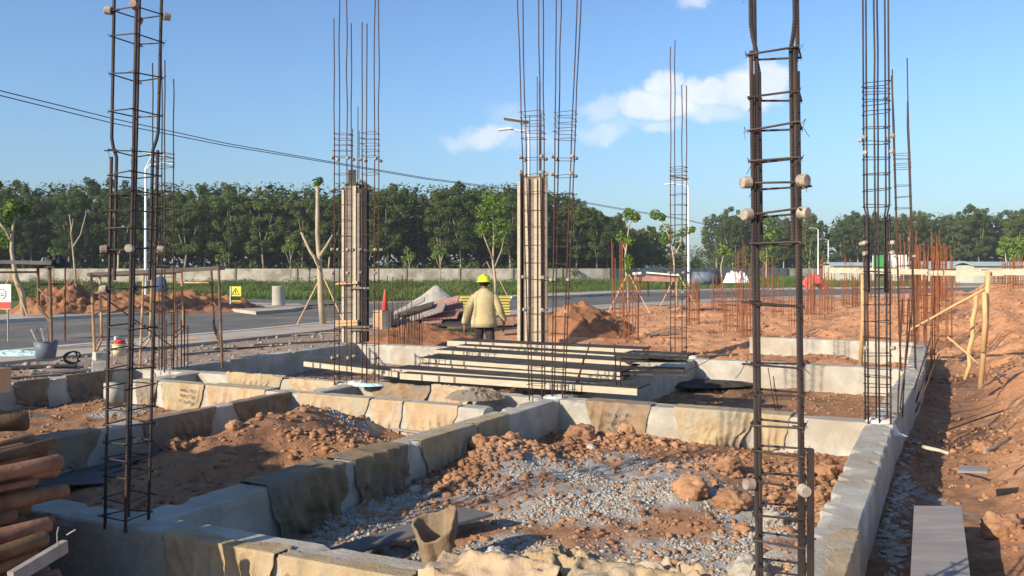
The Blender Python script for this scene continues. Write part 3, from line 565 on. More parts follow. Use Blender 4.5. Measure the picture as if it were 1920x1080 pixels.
# standing rolled sack
def rolled():
    p = G(806, 1066, .12); n = 48; m = 22; th = np.linspace(0, 2*np.pi, n)[:, None]*np.ones((1, m)); v = np.linspace(0, 1, m)[None]*np.ones((n, 1))
    r = (.035+.085*v**.6)*(1+.22*(1-np.abs(2*fbm(np.cos(th)*1.5+3, np.sin(th)*1.5+v, 5, 3)-1))**2-.1); pin = 1-.55*np.exp(-((th-1.5*np.pi)/.35)**2)*(1-v*.8)
    x = p.x+r*1.05*np.cos(th)*pin+.02*v+.03*np.sin(v*3); y = p.y+.06+r*.8*np.sin(th)*pin; x = x+.03*(fbm(th*2, v*4, 8)-.5); z = p.z-.06+v*(.33+.075*np.sin(th+.5)+.03*np.cos(2*th)+.04*(fbm(th*1.5, v*0, 9)-.5))
    o_ = MB().grid(np.stack([x, y, z], -1)).build('sack_mouth', M['burlap_brown_shade'], None, smooth=True, solid=.014); M_ = M['burlap_brown_shade']; o_.data.materials[0] = M_
    return tag(o_, 'open brown sack mouth standing up on the rubble by the dark plank', 'burlap')
rolled()
heap_cloth(-.18, 4.72, .10, .36, .26, .16, 'dark grey sack lying beside the open sack mouth', 'burlap_brown_shade', 77, rz=.3)
# ------------------------------------------------------------------ boards
def plank(name, label, cat, pts, thick, m, group=None, edge=None, strips=0):
    # pts: four world corners (front-left, front-right, back-right, back-left) of the top face
    pts = [Vector(p) for p in pts]; root = None
    c = sum(pts, Vector())/4
    if edge: root = empty(name, (c.x, c.y, c.z-thick), label, cat, group)
    mb = MB(); t = Vector((0, 0, -thick)); mb.add([tuple(p) for p in pts]+[tuple(p+t) for p in pts], [(0,1,2,3),(7,6,5,4),(0,4,5,1),(1,5,6,2),(2,6,7,3),(3,7,4,0)])
    if not edge: o_ = mb.build(name, M[m], None, bevel=.002); return tag(o_, label, cat, group)
    mb.build('panel', M[m], root)
    d = (pts[1]-pts[0]).normalized(); n = Vector((d.y, -d.x, 0))
    h = edge; mb = MB(); h = edge = edge*1.35; mb.beam(pts[0]+n*.016-Vector((0,0,h/2+.004)), pts[1]+n*.016-Vector((0,0,h/2+.004)), .03, h); mb.build('batten', M['timber'], root, bevel=.002)
    mb = MB()
    for k in range(strips):
        q = pts[0].lerp(pts[1], STR[(k) % len(STR)]+.04*k)
        MB().beam(q+n*.0325-Vector((0,0,h/2+.004)), q+n*.0325+d*.03-Vector((0,0,h/2+.004)), .003, h*.98).build('stain', M['darkboard'], root)
    
    return root
STR = [.10, .14, .17, .55, .6, .86]
BGp = 'formwork boards stacked by the central cages'
def pb(x0, y0, x1, y1, Y0, Y1, w, edge, label, strips=0, th=.018):
    a = P(x0, y0, Y0); b = P(x1, y1, Y1); d = (b-a).normalized(); n = Vector((-d.y, d.x, 0)).normalized()*(w*1.15); n.z = 0
    return plank('formwork_board', label, 'board', [a, b, b+n, a+n], th, 'film', BGp, edge, strips)
pb(572, 677, 748, 697, 12.0, 11.2, .30, .05, 'short black board sticking out left of the board stack', 2)
pb(735, 690, 1180, 722, 11.3, 9.9, .35, .045, 'black board under the lowest front board')
pb(752, 699, 1196, 728, 11.0, 9.65, .42, .055, 'lowest front black board with a pale edge in the stack', 4)
pb(786, 681, 1168, 707, 11.7, 10.35, .40, .05, 'black board under the second board from the front', 3)
pb(784, 670, 1164, 697, 11.9, 10.5, .40, .05, 'second black board from the front with a bright edge', 3)
pb(812, 664, 1178, 689, 12.5, 11.1, .40, .045, 'black board under the third board from the front', 2)
pb(816, 655, 1186, 678, 12.7, 11.3, .40, .05, 'third black board from the front of the stack', 3)
pb(858, 647, 1232, 670, 13.3, 11.9, .40, .04, 'black board under the rearmost board', 2)
pb(840, 638, 1206, 655, 13.7, 12.4, .38, .06, 'rearmost pale edged board at the top of the stack', 3)
for k, (x, y, L_, a, l) in enumerate(((1150,668,.95,-.35,'black board end nearest the trench of shade in the right jumble'),(1165,676,.85,-.1,'tilted black board end in the right jumble'),(1140,690,.95,-.25,'black board end sticking out low on the right'),(1172,660,.8,-.5,'uppermost black board end in the right jumble'),(1150,700,.9,-.15,'lowest black board end in the right jumble'))):
    q = P(x, y, 11.3-.2*k); d = Vector((math.cos(a), math.sin(a), 0)); n = Vector((-d.y, d.x, 0))*.3
    plank('formwork_board', l, 'board', [q, q+d*L_, q+d*L_+n, q+n], .02, 'film', BGp)
def flatb(px, z, thick, m, label, nm='plank', cat='plank', tilt=0, group=None):
    pts = [G(x, y, z+dz) for (x, y, dz) in px]; return plank(nm, label, cat, pts, thick, m, group)
flatb([(556,1046,.10),(600,1052,.09),(925,962,.22),(868,950,.22)], 0.04, .022, 'darkboard', 'long dark plank lying across the rubble behind the open sack mouth')
flatb([(1706,1100,0),(1822,1100,0),(1803,949,0),(1714,948,0)], .30, .035, 'board', 'wide pinkish grey plank lying on the earth at the lower right')
flatb([(70,912,0),(195,905,0),(245,868,0),(120,876,0)], .14, .012, 'darkboard', 'blue grey sheet on the ground behind the log pile')
flatb([(185,880,0),(290,852,0),(300,846,0),(205,862,0)], .16, .012, 'darkboard', 'thin dark sheet beside the near left cage')
flatb([(735,752,0),(900,760,0),(900,752,0),(735,744,0)], .06, .02, 'darkboard', 'dark board in the pit under the board stack')
flatb([(1290,715,0),(1400,718,0),(1380,706,0),(1275,708,0)], .12, .015, 'film', 'black sheet lying on the pit floor right of the stack')
flatb([(1150,722,0),(1290,724,0),(1300,708,0),(1180,712,0)], .12, .012, 'film', 'large black plastic sheet on the pit floor')
flatb([(680,795,0),(800,812,0),(820,805,0),(700,788,0)], .16, .02, 'board', 'grey board end on the pit floor below the lit beam')
flatb([(0,800,0),(150,790,0),(120,775,0),(0,782,0)], .10, .02, 'darkboard', 'grey blue board on the ground at the left')
flatb([(1795,882,0),(1852,884,0),(1856,876,0),(1800,872,0)], .35, .02, 'board', 'short board half sunk in the bank')
# thin sticks
def stick(p0, p1, r, m, label, nm='stick', cat='stick', group=None, n=6, sag=0):
    p0 = Vector(p0); p1 = Vector(p1); pts = [p0.lerp(p1, k/n)+Vector((random.uniform(-1, 1)*r*.6, random.uniform(-1, 1)*r*.6, -sag*math.sin(math.pi*k/n))) for k in range(n+1)]
    o_ = MB().tube(pts, [r*(1-.15*k/n)*random.uniform(.93, 1.07) for k in range(n+1)], 8).build(nm, M[m], None, smooth=True); return tag(o_, label, cat, group)
stick(G(1228,757,.47), G(1352,765,.47), .008, 'timberg', 'thin stick lying on the crumpled burlap')
stick(G(1733,838,.36), G(1780,850,.36), .018, 'timber', 'white splintered stick on the bank')
stick(G(1075,738,.45), P(1106,642,10.0), .010, 'rustd', 'longer steel bar leaning beside the central cages', 'steel_bar', 'steel bar'); stick(G(1080,738,.45), P(1095,668,9.9), .009, 'rustd', 'shorter steel bar leaning beside the central cages', 'steel_bar', 'steel bar')
stick(G(1157,740,.45), P(1152,645,9.4), .008, 'rustd', 'upright hooked steel bar right of the central cages', 'steel_bar', 'steel bar'); stick(G(1164,740,.45), P(1163,675,9.4), .008, 'rustd', 'short upright steel bar right of the hooked one', 'steel_bar', 'steel bar')
for k, (x0, y0, x1, y1, l) in enumerate(((1706,712,1745,634,'left bent starter bar rising over the trench'),(1716,712,1758,636,'middle bent starter bar rising over the trench'),(1716,728,1761,663,'right bent starter bar rising over the trench'))):
    stick(G(x0, y0+45, .2), P(x1, y1, 10.4), .010, 'rustd', l, 'steel_bar', 'steel bar')
for k, (x0, y0, x1, y1, l) in enumerate(((1683,785,1691,560,'tall rusty bar just right of the corner cage'),(1692,782,1704,560,'second tall rusty bar right of the corner cage'),(1686,775,1712,560,'third tall rusty bar leaning right of the corner cage'))):
    stick(G(x0, y0, .40), P(x1, y1, 9.3), .009, 'rustd', l, 'steel_bar', 'steel bar')
# ------------------------------------------------------------------ worker
def ring(cx, cy, z, rx, ry, n=20, rz=0, dent=0):
    t = np.linspace(0, 2*np.pi, n, endpoint=False); x = rx*np.cos(t)*(1+dent*np.cos(3*t+z*9)); y = ry*np.sin(t)*(1+dent*np.sin(4*t+z*7)); c, s = math.cos(rz), math.sin(rz)
    return np.stack([cx+x*c-y*s, cy+x*s+y*c, np.full(n, z)], -1)
def loft(mb, rings, close=True):
    n = len(rings[0]); k = len(rings); v = np.concatenate(rings); f = [(i*n+j, i*n+(j+1) % n, (i+1)*n+(j+1) % n, (i+1)*n+j) for i in range(k-1) for j in range(n)]
    if close: f += [tuple(range(n-1, -1, -1)), tuple((k-1)*n+j for j in range(n))]
    mb.add(v, f)
def person(base, label, s=1.0, jacket='shirt', hat=True, bend=0, arms=((-.30, -.02, .80), (.30, .05, .82)), legs=((-.10, 0), (.12, .12)), look=0):
    root = empty('person', base, label, 'person'); bx, by, bz = base
    def q(x, y, z): return Vector((bx+x*s, by+y*s, bz+z*s))
    bd = lambda z: bend*max(0, z-.95)
    # body : one skinned continuous surface
    V = [(0,0,.93), (0,bd(1.15),1.15), (0,bd(1.38),1.38), (0,bd(1.48)-.0,1.49), (0,bd(1.56)-.01,1.58), (0,bd(1.66)-.01,1.68)]; E_ = [(0,1),(1,2),(2,3),(3,4),(4,5)]; Rr = [.13,.12,.13,.055,.085,.075]
    for sg, (lx, ly) in ((-1, legs[0]), (1, legs[1])):
        i = len(V); V += [(sg*.09,0,.88), (sg*.10+(lx-sg*.1)*.4, -ly*.2+.03, .48), (lx, ly, .09), (lx, ly+.13*1, .04)]; E_ += [(0,i),(i,i+1),(i+1,i+2),(i+2,i+3)]; Rr += [.085,.06,.042,.035]
    for sg, (ax, ay, az) in ((-1, arms[0]), (1, arms[1])):
        i = len(V); V += [(sg*.17,bd(1.4),1.40), (sg*.17+(ax-sg*.17)*.65, bd(1.15)+(ay)*.3-.03, 1.12+(az-.8)*.4), (ax, ay+bd(1.0), az+.02), (ax, ay+.02+bd(1.0), az-.07)]; E_ += [(2,i),(i,i+1),(i+1,i+2),(i+2,i+3)]; Rr += [.06,.045,.03,.034]
        hand = i+3
        for k in range(5):
            fx = (k-2)*.018; L_ = (.05,.075,.085,.08,.065)[k]; j = len(V); V += [(ax+fx*.3, ay+.02+fx+bd(1.0), az-.10), (ax+fx*.4-sg*.01, ay+.03+fx*1.2+bd(1.0), az-.10-L_)]; E_ += [(hand,j),(j,j+1)]; Rr += [.010,.008]
    me = bpy.data.meshes.new('body'); me.from_pydata([tuple(q(*v)-Vector(base)) for v in V], E_, []); o_ = bpy.data.objects.new('body', me); col.objects.link(o_); o_.parent = root; me.materials.append(M['skin'])
    sk = o_.modifiers.new('skin', 'SKIN'); 
    for i, r_ in enumerate(Rr): me.skin_vertices[0].data[i].radius = (r_*s*.9, r_*s*.9); me.skin_vertices[0].data[i].use_root = (i == 0)
    sb = o_.modifiers.new('sub', 'SUBSURF'); sb.levels = 1; sb.render_levels = 1; sk.use_smooth_shade = True
    # jacket
    mb = MB(); prof = [(.80,.245,.17),(.90,.24,.165),(1.0,.222,.15),(1.12,.21,.145),(1.25,.215,.145),(1.36,.215,.135),(1.43,.175,.11),(1.475,.10,.08),(1.505,.072,.068)]
    loft(mb, [ring(*q(0, bd(z), z)[:2], q(0,0,z).z, rx*s, ry*s, 24, dent=.03) for z, rx, ry in prof])
    for sg, (ax, ay, az) in ((-1, arms[0]), (1, arms[1])):
        p = [q(sg*.10,bd(1.42),1.40), q(sg*.185,bd(1.4),1.345), q(sg*.17+(ax-sg*.17)*.55, bd(1.15)-.03, 1.16), q(sg*.17+(ax-sg*.17)*.68, bd(1.1)-.03+ay*.3, 1.08), q(ax, ay+bd(1.0), az+.06), q(ax, ay+bd(1.), az+.02)]
        mb.tube(p, [.05*s,.074*s,.074*s,.07*s,.056*s,.052*s], 14, jit=.04)
    mb.build('jacket', M[jacket], root, smooth=True)
    mb = MB()
    loft(mb, [ring(*q(0,0,z)[:2], q(0,0,z).z, rx*s, ry*s, 20) for z, rx, ry in ((.78,.15,.12),(.86,.17,.13),(.95,.165,.125))])
    for sg, (lx, ly) in ((-1, legs[0]), (1, legs[1])): mb.tube([q(sg*.085,0,.90), q(sg*.10+(lx-sg*.1)*.4,-ly*.2+.03,.50), q(lx,ly,.10)], [.095*s,.078*s,.06*s], 14, jit=.03)
    mb.build('trousers', M['trouser'], root, smooth=True)
    for sg, (lx, ly) in ((-1, legs[0]), (1, legs[1])): MB().tube([q(lx,ly-.06,.05), q(lx,ly+.04,.055), q(lx,ly+.15,.04), q(lx,ly+.19,.035)], [.04*s,.05*s,.042*s,.02*s], 10).build('boot', M['black'], root, smooth=True)
    hc = q(0, bd(1.63)-.005, 1.62)
    mb = MB(); loft(mb, [ring(hc.x, hc.y, hc.z+z*s, r_*s, r_*1.1*s, 18) for z, r_ in ((-.07,.062),(-.03,.084),(.03,.092),(.075,.080),(.105,.045))]); mb.build('hair', M['hair'], root, smooth=True)
    mb = MB(); f = Vector((hc.x, hc.y+.085*s, hc.z-.02*s)); mb.tube([f, f+Vector((0,.03*s,-.015*s))], [.02*s,.012*s], 8); mb.tube([Vector((hc.x-.095*s,hc.y,hc.z-.03*s)),Vector((hc.x-.105*s,hc.y-.01*s,hc.z+.0))], .018*s, 8); mb.tube([Vector((hc.x+.095*s,hc.y,hc.z-.03*s)),Vector((hc.x+.105*s,hc.y-.01*s,hc.z+.0))], .018*s, 8); mb.build('face', M['skin'], root, smooth=True)
    if hat:
        mb = MB(); loft(mb, [ring(hc.x, hc.y-.005, hc.z+z*s, rx*s, rx*1.12*s, 24) for z, rx in ((.005,.128),(.008,.150),(.018,.150),(.022,.122),(.07,.115),(.11,.090),(.135,.055),(.145,.02))])
        mb.beam((hc.x, hc.y-.09*s, hc.z+.13*s), (hc.x, hc.y+.09*s, hc.z+.13*s), .03*s, .035*s); h = mb.build('hard_hat', M['helmet'], root, smooth=True)
    return root
pw = G(905, 694, .0)
person((pw.x+.03, 16.0, Hs(pw.x, 16.0)), 'worker in a yellow hard hat and loose beige jacket walking away behind the board stack', 1.02, legs=((-.10,.0),(.16,-.15)), arms=((-.36,.02,.84),(.36,.12,.88)), bend=.06)
p2 = P(299, 582, 38); person((p2.x, 38, 0.02), 'distant person in a dark blue shirt beyond the road behind the near left cage', 1.0, jacket='blueshirt', hat=False, bend=.2)
# ------------------------------------------------------------------ log pile
LG = 'peeled prop logs in the pile'
LD = Vector((.57, .80, .05)).normalized(); LN = Vector((-.8, .6, 0)).normalized(); L0 = Vector((-2.27, 4.15, 0))
def ptop(l): return 1.02+.10*math.sin(l*7)+.55*float(sstep(.5, 1.1, l))  # height added towards the unseen side so the pile shades more ground
names = ['reddish brown peeled log in the pile at the left edge']
r3 = random.Random(5)
def logobj(c_end, d, Ln, r_, label, group=None):
    n = 9; bw = Vector((r3.uniform(-.03, .03), r3.uniform(-.03, .03), r3.uniform(-.02, .02))); w = [Vector((r3.uniform(-.007, .007), r3.uniform(-.007, .007), r3.uniform(-.007, .007)))+bw*math.sin(math.pi*k_/(n-1)) for k_ in range(n)]
    pts = [c_end-d*(Ln*(1-k/(n-1)))+w[k] for k in range(n)]; rs = [r_*r3.uniform(.86, 1.14)*(1.08-.12*k/(n-1)) for k in range(n)]
    pts.append(pts[-1]+d*.012); rs.append(rs[-1]*.8)
    o_ = MB().tube(pts, rs, 10, jit=.09).build('log', M['log'], None, smooth=True); return tag(o_, label, 'log', group)
layer = 0; z = .05
while z < 1.25:
    l = 0.0+r3.uniform(0, .03)
    while l < .62:
        if z < ptop(l) and r3.random() > .12:
            d = (LD+Vector((r3.uniform(-.07, .07), r3.uniform(-.05, .05), r3.uniform(-.05, .05)))).normalized()
            e = L0+LN*l+LD*r3.uniform(-.32, .12)+Vector((0, 0, z+r3.uniform(-.01, .01)))
            rr_l = r3.choice((.019,.023,.027,.032,.037))*r3.uniform(.92,1.08); logobj(e, d, 2.2, rr_l, '%s reddish brown log in the %s of the pile at the left edge' % ('thin' if rr_l < .033 else 'thick' if rr_l > .038 else 'medium thick', 'lowest layers' if z < .45 else 'middle layers' if z < .85 else 'upper layers'), LG)
        l += .08
    z += .072
mb = MB(); z = .05
while z < 2.6:
    l = .66
    while l < 5.4:
        if z < ptop(l): e = L0+LN*l+LD*r3.uniform(-.5, .0)+Vector((0, 0, z)); mb.tube([e-LD*2.4, e], r3.uniform(.042, .05), 6)
        l += .092
    z += .085
tag(mb.build('unseen_stacked_logs', M['log']), 'unseen rest of the peeled log stack past the left edge, raised to cast shade', 'log stack', kind='stuff')  # out of view, extended and raised to shade the lower-left beams
logobj(P(112, 868, 4.1), (LD+Vector((.1, -.05, .0))).normalized(), 1.6, .036, 'long log with a round end jutting farthest from the upper pile')
logobj(P(92, 985, 3.9), (LD+Vector((.2, -.1, 0))).normalized(), 1.4, .04, 'thick orange log jutting from the lower pile')
logobj(P(86, 1012, 3.75), (LD+Vector((.15, -.05, .0))).normalized(), 1.4, .036, 'slightly thinner orange log under the thick one')
logobj(P(62, 852, 4.3), (LD+Vector((.1, 0, .05))).normalized(), 1.4, .036, 'ochre log above the long one on the pile')
logobj(P(48, 788, 4.7), (LD+Vector((.3, -.2, 0))).normalized(), 1.0, .05, 'dark thick log end on top of the pile')
# timber with nails
a_ = P(20, 1085, 3.45); b_ = P(122, 1024, 3.75); nb_ = empty('nailed_timber', a_, 'grey timber with two bent nails at the lower left corner', 'timber')
MB().beam(a_, b_, .03, .055).build('timber', M['board'], nb_); MB().tube([P(108,1022,3.7), P(107,1000,3.7), P(110,988,3.7)], .003).build('nail', M['spacer'], nb_); MB().tube([P(125,1003,3.75), P(142,993,3.75)], .003).build('nail', M['spacer'], nb_)
# ------------------------------------------------------------------ scaffold frames
def hframe(root, x0, x1, Y0, Y1, ytop, yb0, yb1, m):
    a0 = P(x0[0], ytop, Y0); a1 = P(x0[1], yb0, Y0); b0 = P(x1[0], ytop, Y1); b1 = P(x1[1], yb1, Y1)
    MB().tube([a0, a1], .021, 8).build('post', M[m], root); MB().tube([b0, b0.lerp(b1, .8), a1.lerp(b1, .15)+Vector((0,0,.25))], .019, 8).build('post', M[m], root)
    for t in (.0, .42, .72): MB().tube([a0.lerp(a1, t+.03), b0.lerp(b1, (t+.03)*.8/.8)], .015, 6).build('rung', M[m], root)
sc1 = empty('scaffold_bay', G(300, 695, 0), 'rusty scaffold trestles carrying a long board left of the road', 'scaffold')
hframe(sc1, (171, 179), (187, 192), 12.6, 12.9, 512, 694, 668, 'scaf'); hframe(sc1, (328, 325), (340, 345), 14.2, 14.4, 506, 664, 645, 'scaf'); hframe(sc1, (410, 417), (396, 403), 13.2, 13.8, 500, 690, 645, 'scafd'); hframe(sc1, (270, 262), (285, 280), 14.0, 14.2, 510, 690, 668, 'scaf')
MB().tube([P(172,518,12.6), P(328,512,14.2)], .018).build('rail', M['scaf'], sc1); MB().tube([P(335,530,14.2), P(392,530,13.8)], .014).build('rail', M['scaf'], sc1); MB().tube([P(190,555,12.9), P(330,655,14.2)], .012).build('brace', M['scafd'], sc1)
a_ = P(163,515,12.8); b_ = P(411,505,13.4); plank('scaffold_plank', 'long grey plank laid on the rusty scaffold trestles', 'plank', [a_+Vector((0,0,.03)), b_+Vector((0,0,.05)), b_+Vector((0,.28,.05)), a_+Vector((0,.28,.03))], .06, 'timberg')
sc2 = empty('scaffold_bay', G(80, 690, 0), 'dark scaffold frame with a covered platform at the left edge', 'scaffold')
hframe(sc2, (93, 97), (71, 73), 12.0, 12.1, 494, 642, 598, 'scafd'); hframe(sc2, (-60, -62), (-85, -86), 12.0, 12.1, 494, 642, 598, 'scafd')
MB().tube([P(-60,511,12.0), P(72,510,12.1)], .014).build('rail', M['scafd'], sc2); MB().tube([P(70,533,12.1), P(122,533,13.0)], .014).build('rail', M['scafd'], sc2); MB().tube([P(122,500,13.0), P(122,640,13.0)], .014).build('post', M['scafd'], sc2)
a_ = P(-90,486,11.8); b_ = P(96,490,11.9); plank('scaffold_plank', 'dark plank platform on the scaffold at the left edge', 'plank', [a_, b_, b_+Vector((0,.5,0)), a_+Vector((0,.5,0))], .05, 'darkboard')
hb = heap_cloth(P(96,497,12).x, 12.1, P(96,502,12).z, .17, .2, .16, 'black bag slumped over the end of the scaffold platform', 'burlap_brown_shade', 95, nm='black_bag'); hb.data.materials[0] = M['black']; hb['category'] = 'bag'; del hb['group']
# buckets
def bucket(px, py, Y, r0, r1, h, m, label, inner=None, name='bucket'):
    b0 = P(px, py, Y); root = empty(name, b0, label, name.replace('_', ' ')); mb = MB(); mb.tube([b0, b0+Vector((0,0,h))], [r0, r1], 18, cap=False); mb.add([tuple(v) for v in ring(b0.x, b0.y, b0.z+.01, r0, r0, 18)], [tuple(range(18))]); mb.build('shell', M[m], root, smooth=True, solid=.006)
    rim = [tuple(v) for v in ring(b0.x, b0.y, b0.z+h, r1+.005, r1+.005, 19)]; MB().tube([Vector(p) for p in rim]+[Vector(rim[0])], .008, 6).build('rim', M[m], root)
    return root, b0
r_, b0 = bucket(86, 672, 13.2, .13, .17, .27, 'bluegrey', 'blue grey tub holding tools beside the scaffold leg', name='tool_tub')
for k in range(4): MB().tube([b0+Vector((-.06+.04*k,0,.1)), b0+Vector((-.2+.05*k,.05*k-.05,.46))], .014).build('tool', M['timberg' if k % 2 else 'steelp'], r_)
r_, b0 = bucket(222, 667, 13.3, .10, .11, .18, 'cream', 'cream and red plastic jug standing behind the near left cage', name='jug')
MB().tube([b0+Vector((0,0,.18)), b0+Vector((0,0,.22)), b0+Vector((-.02,0,.25))], [.11,.10,.05], 16).build('band', M['red'], r_); MB().tube([b0+Vector((-.03,0,.24)), b0+Vector((-.03,0,.30))], .035, 12).build('cap', M['white'], r_)
# bits at the left
heap_cloth(G(28,668,.05).x, G(28,668,.05).y, .06, .9, .35, .10, 'crumpled pale cyan plastic sheet at the left edge', 'burlap', 96, nm='plastic_sheet').data.materials[0] = M['cyan']
heap_cloth(G(690,724,.45).x, G(690,724,.45).y, .455, .19, .10, .03, 'pale cyan foil on the beam between the paired cages', 'burlap', 97, nm='plastic_sheet').data.materials[0] = M['cyan']
for o_ in list(col.objects):
    if o_.name.startswith('plastic_sheet'): o_['category'] = 'plastic sheet'; del o_['group']
b0 = P(136, 668, 13.4); MB().tube([b0+Vector((.11*math.cos(a),.06*math.sin(a*1.7),.09*math.sin(a)-.02)) for a in np.linspace(0, 12, 40)], .013, 6).build('pipe_ring', M['black']); tag(bpy.data.objects['pipe_ring'], 'black coil standing beside the pavement behind the tool tub', 'coil')
tag(MB().beam(P(172,690,12.4), P(205,690,12.5), .5, .22).beam(P(176,668,12.5), P(200,668,12.6), .3, .12).build('concrete_block', M['conc'], bevel=.01), 'grey concrete blocks by the left scaffold leg', 'block')
tag(MB().tube([P(213,760,9.8), P(213,718,9.8)], .105, 16).build('pipe_sleeve', M['conc'], None, smooth=True), 'upright grey concrete stub behind the near left cage', 'pipe')
tag(MB().beam(P(-25,715,8.9), P(12,712,9.2), .12, .26).build('orange_crate', M['plyor'], bevel=.01), 'orange box cut off by the left edge', 'box')
# ------------------------------------------------------------------ things on site behind
def sign(px, y0, y1, Y, w, label, panel):
    root = empty('sign', P(px, y1, Y), label, 'sign'); c = P(px, (y0+y1)/2, Y); h = (y1-y0)*Y/F_PX
    MB().box(c, (w, .03, h)).build('panel', M[panel], root, bevel=.004); return root, c, h
rt, c, h = sign(442, 537, 565, 33, .42, 'small yellow warning sign with a black triangle beside the soil heap', 'yellow')
mb = MB(); f = c.y-.018; t = [(-.14, -.02), (.14, -.02), (0, .22)]
for i in range(3):
    a_, b_ = t[i], t[(i+1) % 3]; mb.beam((c.x+a_[0], f, c.z+a_[1]), (c.x+b_[0], f, c.z+b_[1]), .008, .028, up=(0,1,0))
mb.box((c.x, f, c.z+.09), (.03, .008, .08)); mb.box((c.x, f, c.z+.025), (.03, .008, .025)); mb.build('warning_symbol', M['black'], rt); MB().box((c.x, f, c.z-.17), (.4, .008, .16)).build('caption_bar', M['black'], rt)
MB().box((c.x-.2, c.y-.03, c.z-.05), (.03, .03, h+.1)).build('post', M['white'], rt)
rt, c, h = sign(-8, 533, 580, 22, .8, 'white safety sign with a red base strip at the left edge', 'white'); f = c.y-.018
MB().box((c.x, f, c.z-.22), (.78, .008, .17)).build('red_strip', M['red'], rt); mb = MB()
rr_ = [Vector(v) for v in [(c.x+.16+.115*math.cos(a), f, c.z+.07+.13*math.sin(a)) for a in np.linspace(0, 2*math.pi, 17)]]; mb.tube(rr_, .008, 5)
for a in range(3): mb.beam((c.x+.13, f, c.z+.02+a*.03), (c.x+.22, f, c.z+.05+a*.025-(.05 if a == 1 else 0)), .006, .018, up=(0,1,0))
mb.build('symbol', M['black'], rt)
for s_ in (-.3, .3): MB().tube([(c.x+s_, c.y+.02, c.z-h/2), (c.x+s_-.15, c.y+.3, -.02)], .02).build('leg', M['timber'], rt)
b0 = P(522, 572, 39.5); rt = empty('concrete_drum', b0, 'grey speckled concrete drum standing on the road island', 'drum'); MB().tube([b0, b0+Vector((0,0,.1)), b0+Vector((0,0,.85))], [.30,.29,.28], 22).build('body', M['sand'], rt, smooth=False); MB().tube([b0+Vector((0,0,.84)), b0+Vector((0,0,.88))], [.29,.29], 22).build('rim', M['conc'], rt)
b0 = P(700, 592, 25); q = P(722, 590, 26.5); rt = empty('traffic_cone', q, 'tall red traffic cone behind the orange plywood box', 'cone'); MB().tube([q, q+Vector((0,0,.74)), q+Vector((0,0,.78))], [.12,.035,.02], 16).build('cone', M['red'], rt, smooth=True); MB().box(q+Vector((0,0,.015)), (.4,.4,.03)).build('base', M['red'], rt)
q = P(722, 617, 24.5); rt = empty('plywood_box', q, 'orange plywood box with a dark grey side in front of the traffic cone', 'box'); MB().box(q+Vector((-.20,.1,.27)), (.26,.4,.54)).build('side_panel', M['plyor'], rt); MB().box(q+Vector((.06,.1,.26)), (.25,.42,.50)).build('front_panel', M['darkboard'], rt)
# panel heap
PG = 'used formwork panels thrown on the heap'
hl = ['lowest dark panel at the left of the heap', 'dark panel leaning out left of the heap', 'black panel low in the middle of the heap', 'grey edged panel in the middle of the heap', 'pinkish panel on top of the heap', 'upper pink panel in the centre of the heap', 'lower pink panel facing the worker', 'black panel at the right foot of the heap', 'grey black panel right of the pink ones', 'thin black panel beside the worker', 'top dark strip of the heap', 'short pink panel at the heap front', 'white edged panel at the upper left of the heap', 'black panel under the weeds']
hp = [(775,606,.0,1.5,.7,'film',.1),(770,596,.25,1.4,.5,'film',.35),(800,604,.1,1.8,.8,'film',.05),(790,590,.3,1.5,.5,'board',.3),(825,580,.45,1.4,.6,'plyred',.15),(815,572,.55,1.5,.5,'plyred',.25),(820,590,.3,1.3,.6,'plyred',.05),(855,603,.05,1.2,.8,'film',-.05),(858,595,.15,1.2,.7,'board',.08),(850,598,.1,1.5,.6,'film',.0),(780,580,.5,1.1,.3,'film',.3),(812,600,.05,.6,.4,'plyred',.0),(765,576,.4,1.1,.4,'board',.45),(800,610,.05,1.3,.5,'film',.0)]
for k, (x, y, z, L_, w, m, tl) in enumerate(hp):
    q = P(x, y, 25.5-.15*(k % 4)); tag(MB().box(q, (L_, w, .05), rz=-.25+.3*random.random(), ry=-tl, rx=.25+.2*random.random()).build('used_panel', M[m], None, bevel=.004), hl[k], 'panel', PG)
for k, (x, l) in enumerate(((874,'yellow panels stacked left of the worker'),(944,'yellow panels stacked right of the worker'))):
    q = P(x, 590, 26.5); rt = empty('panel_stack', q, l, 'panel stack')
    for i in range(7): MB().box(q+Vector((random.uniform(-.03,.03),0,.04+.085*i)), (.42,.7,.06)).build('panel', M['yellowp'], rt)
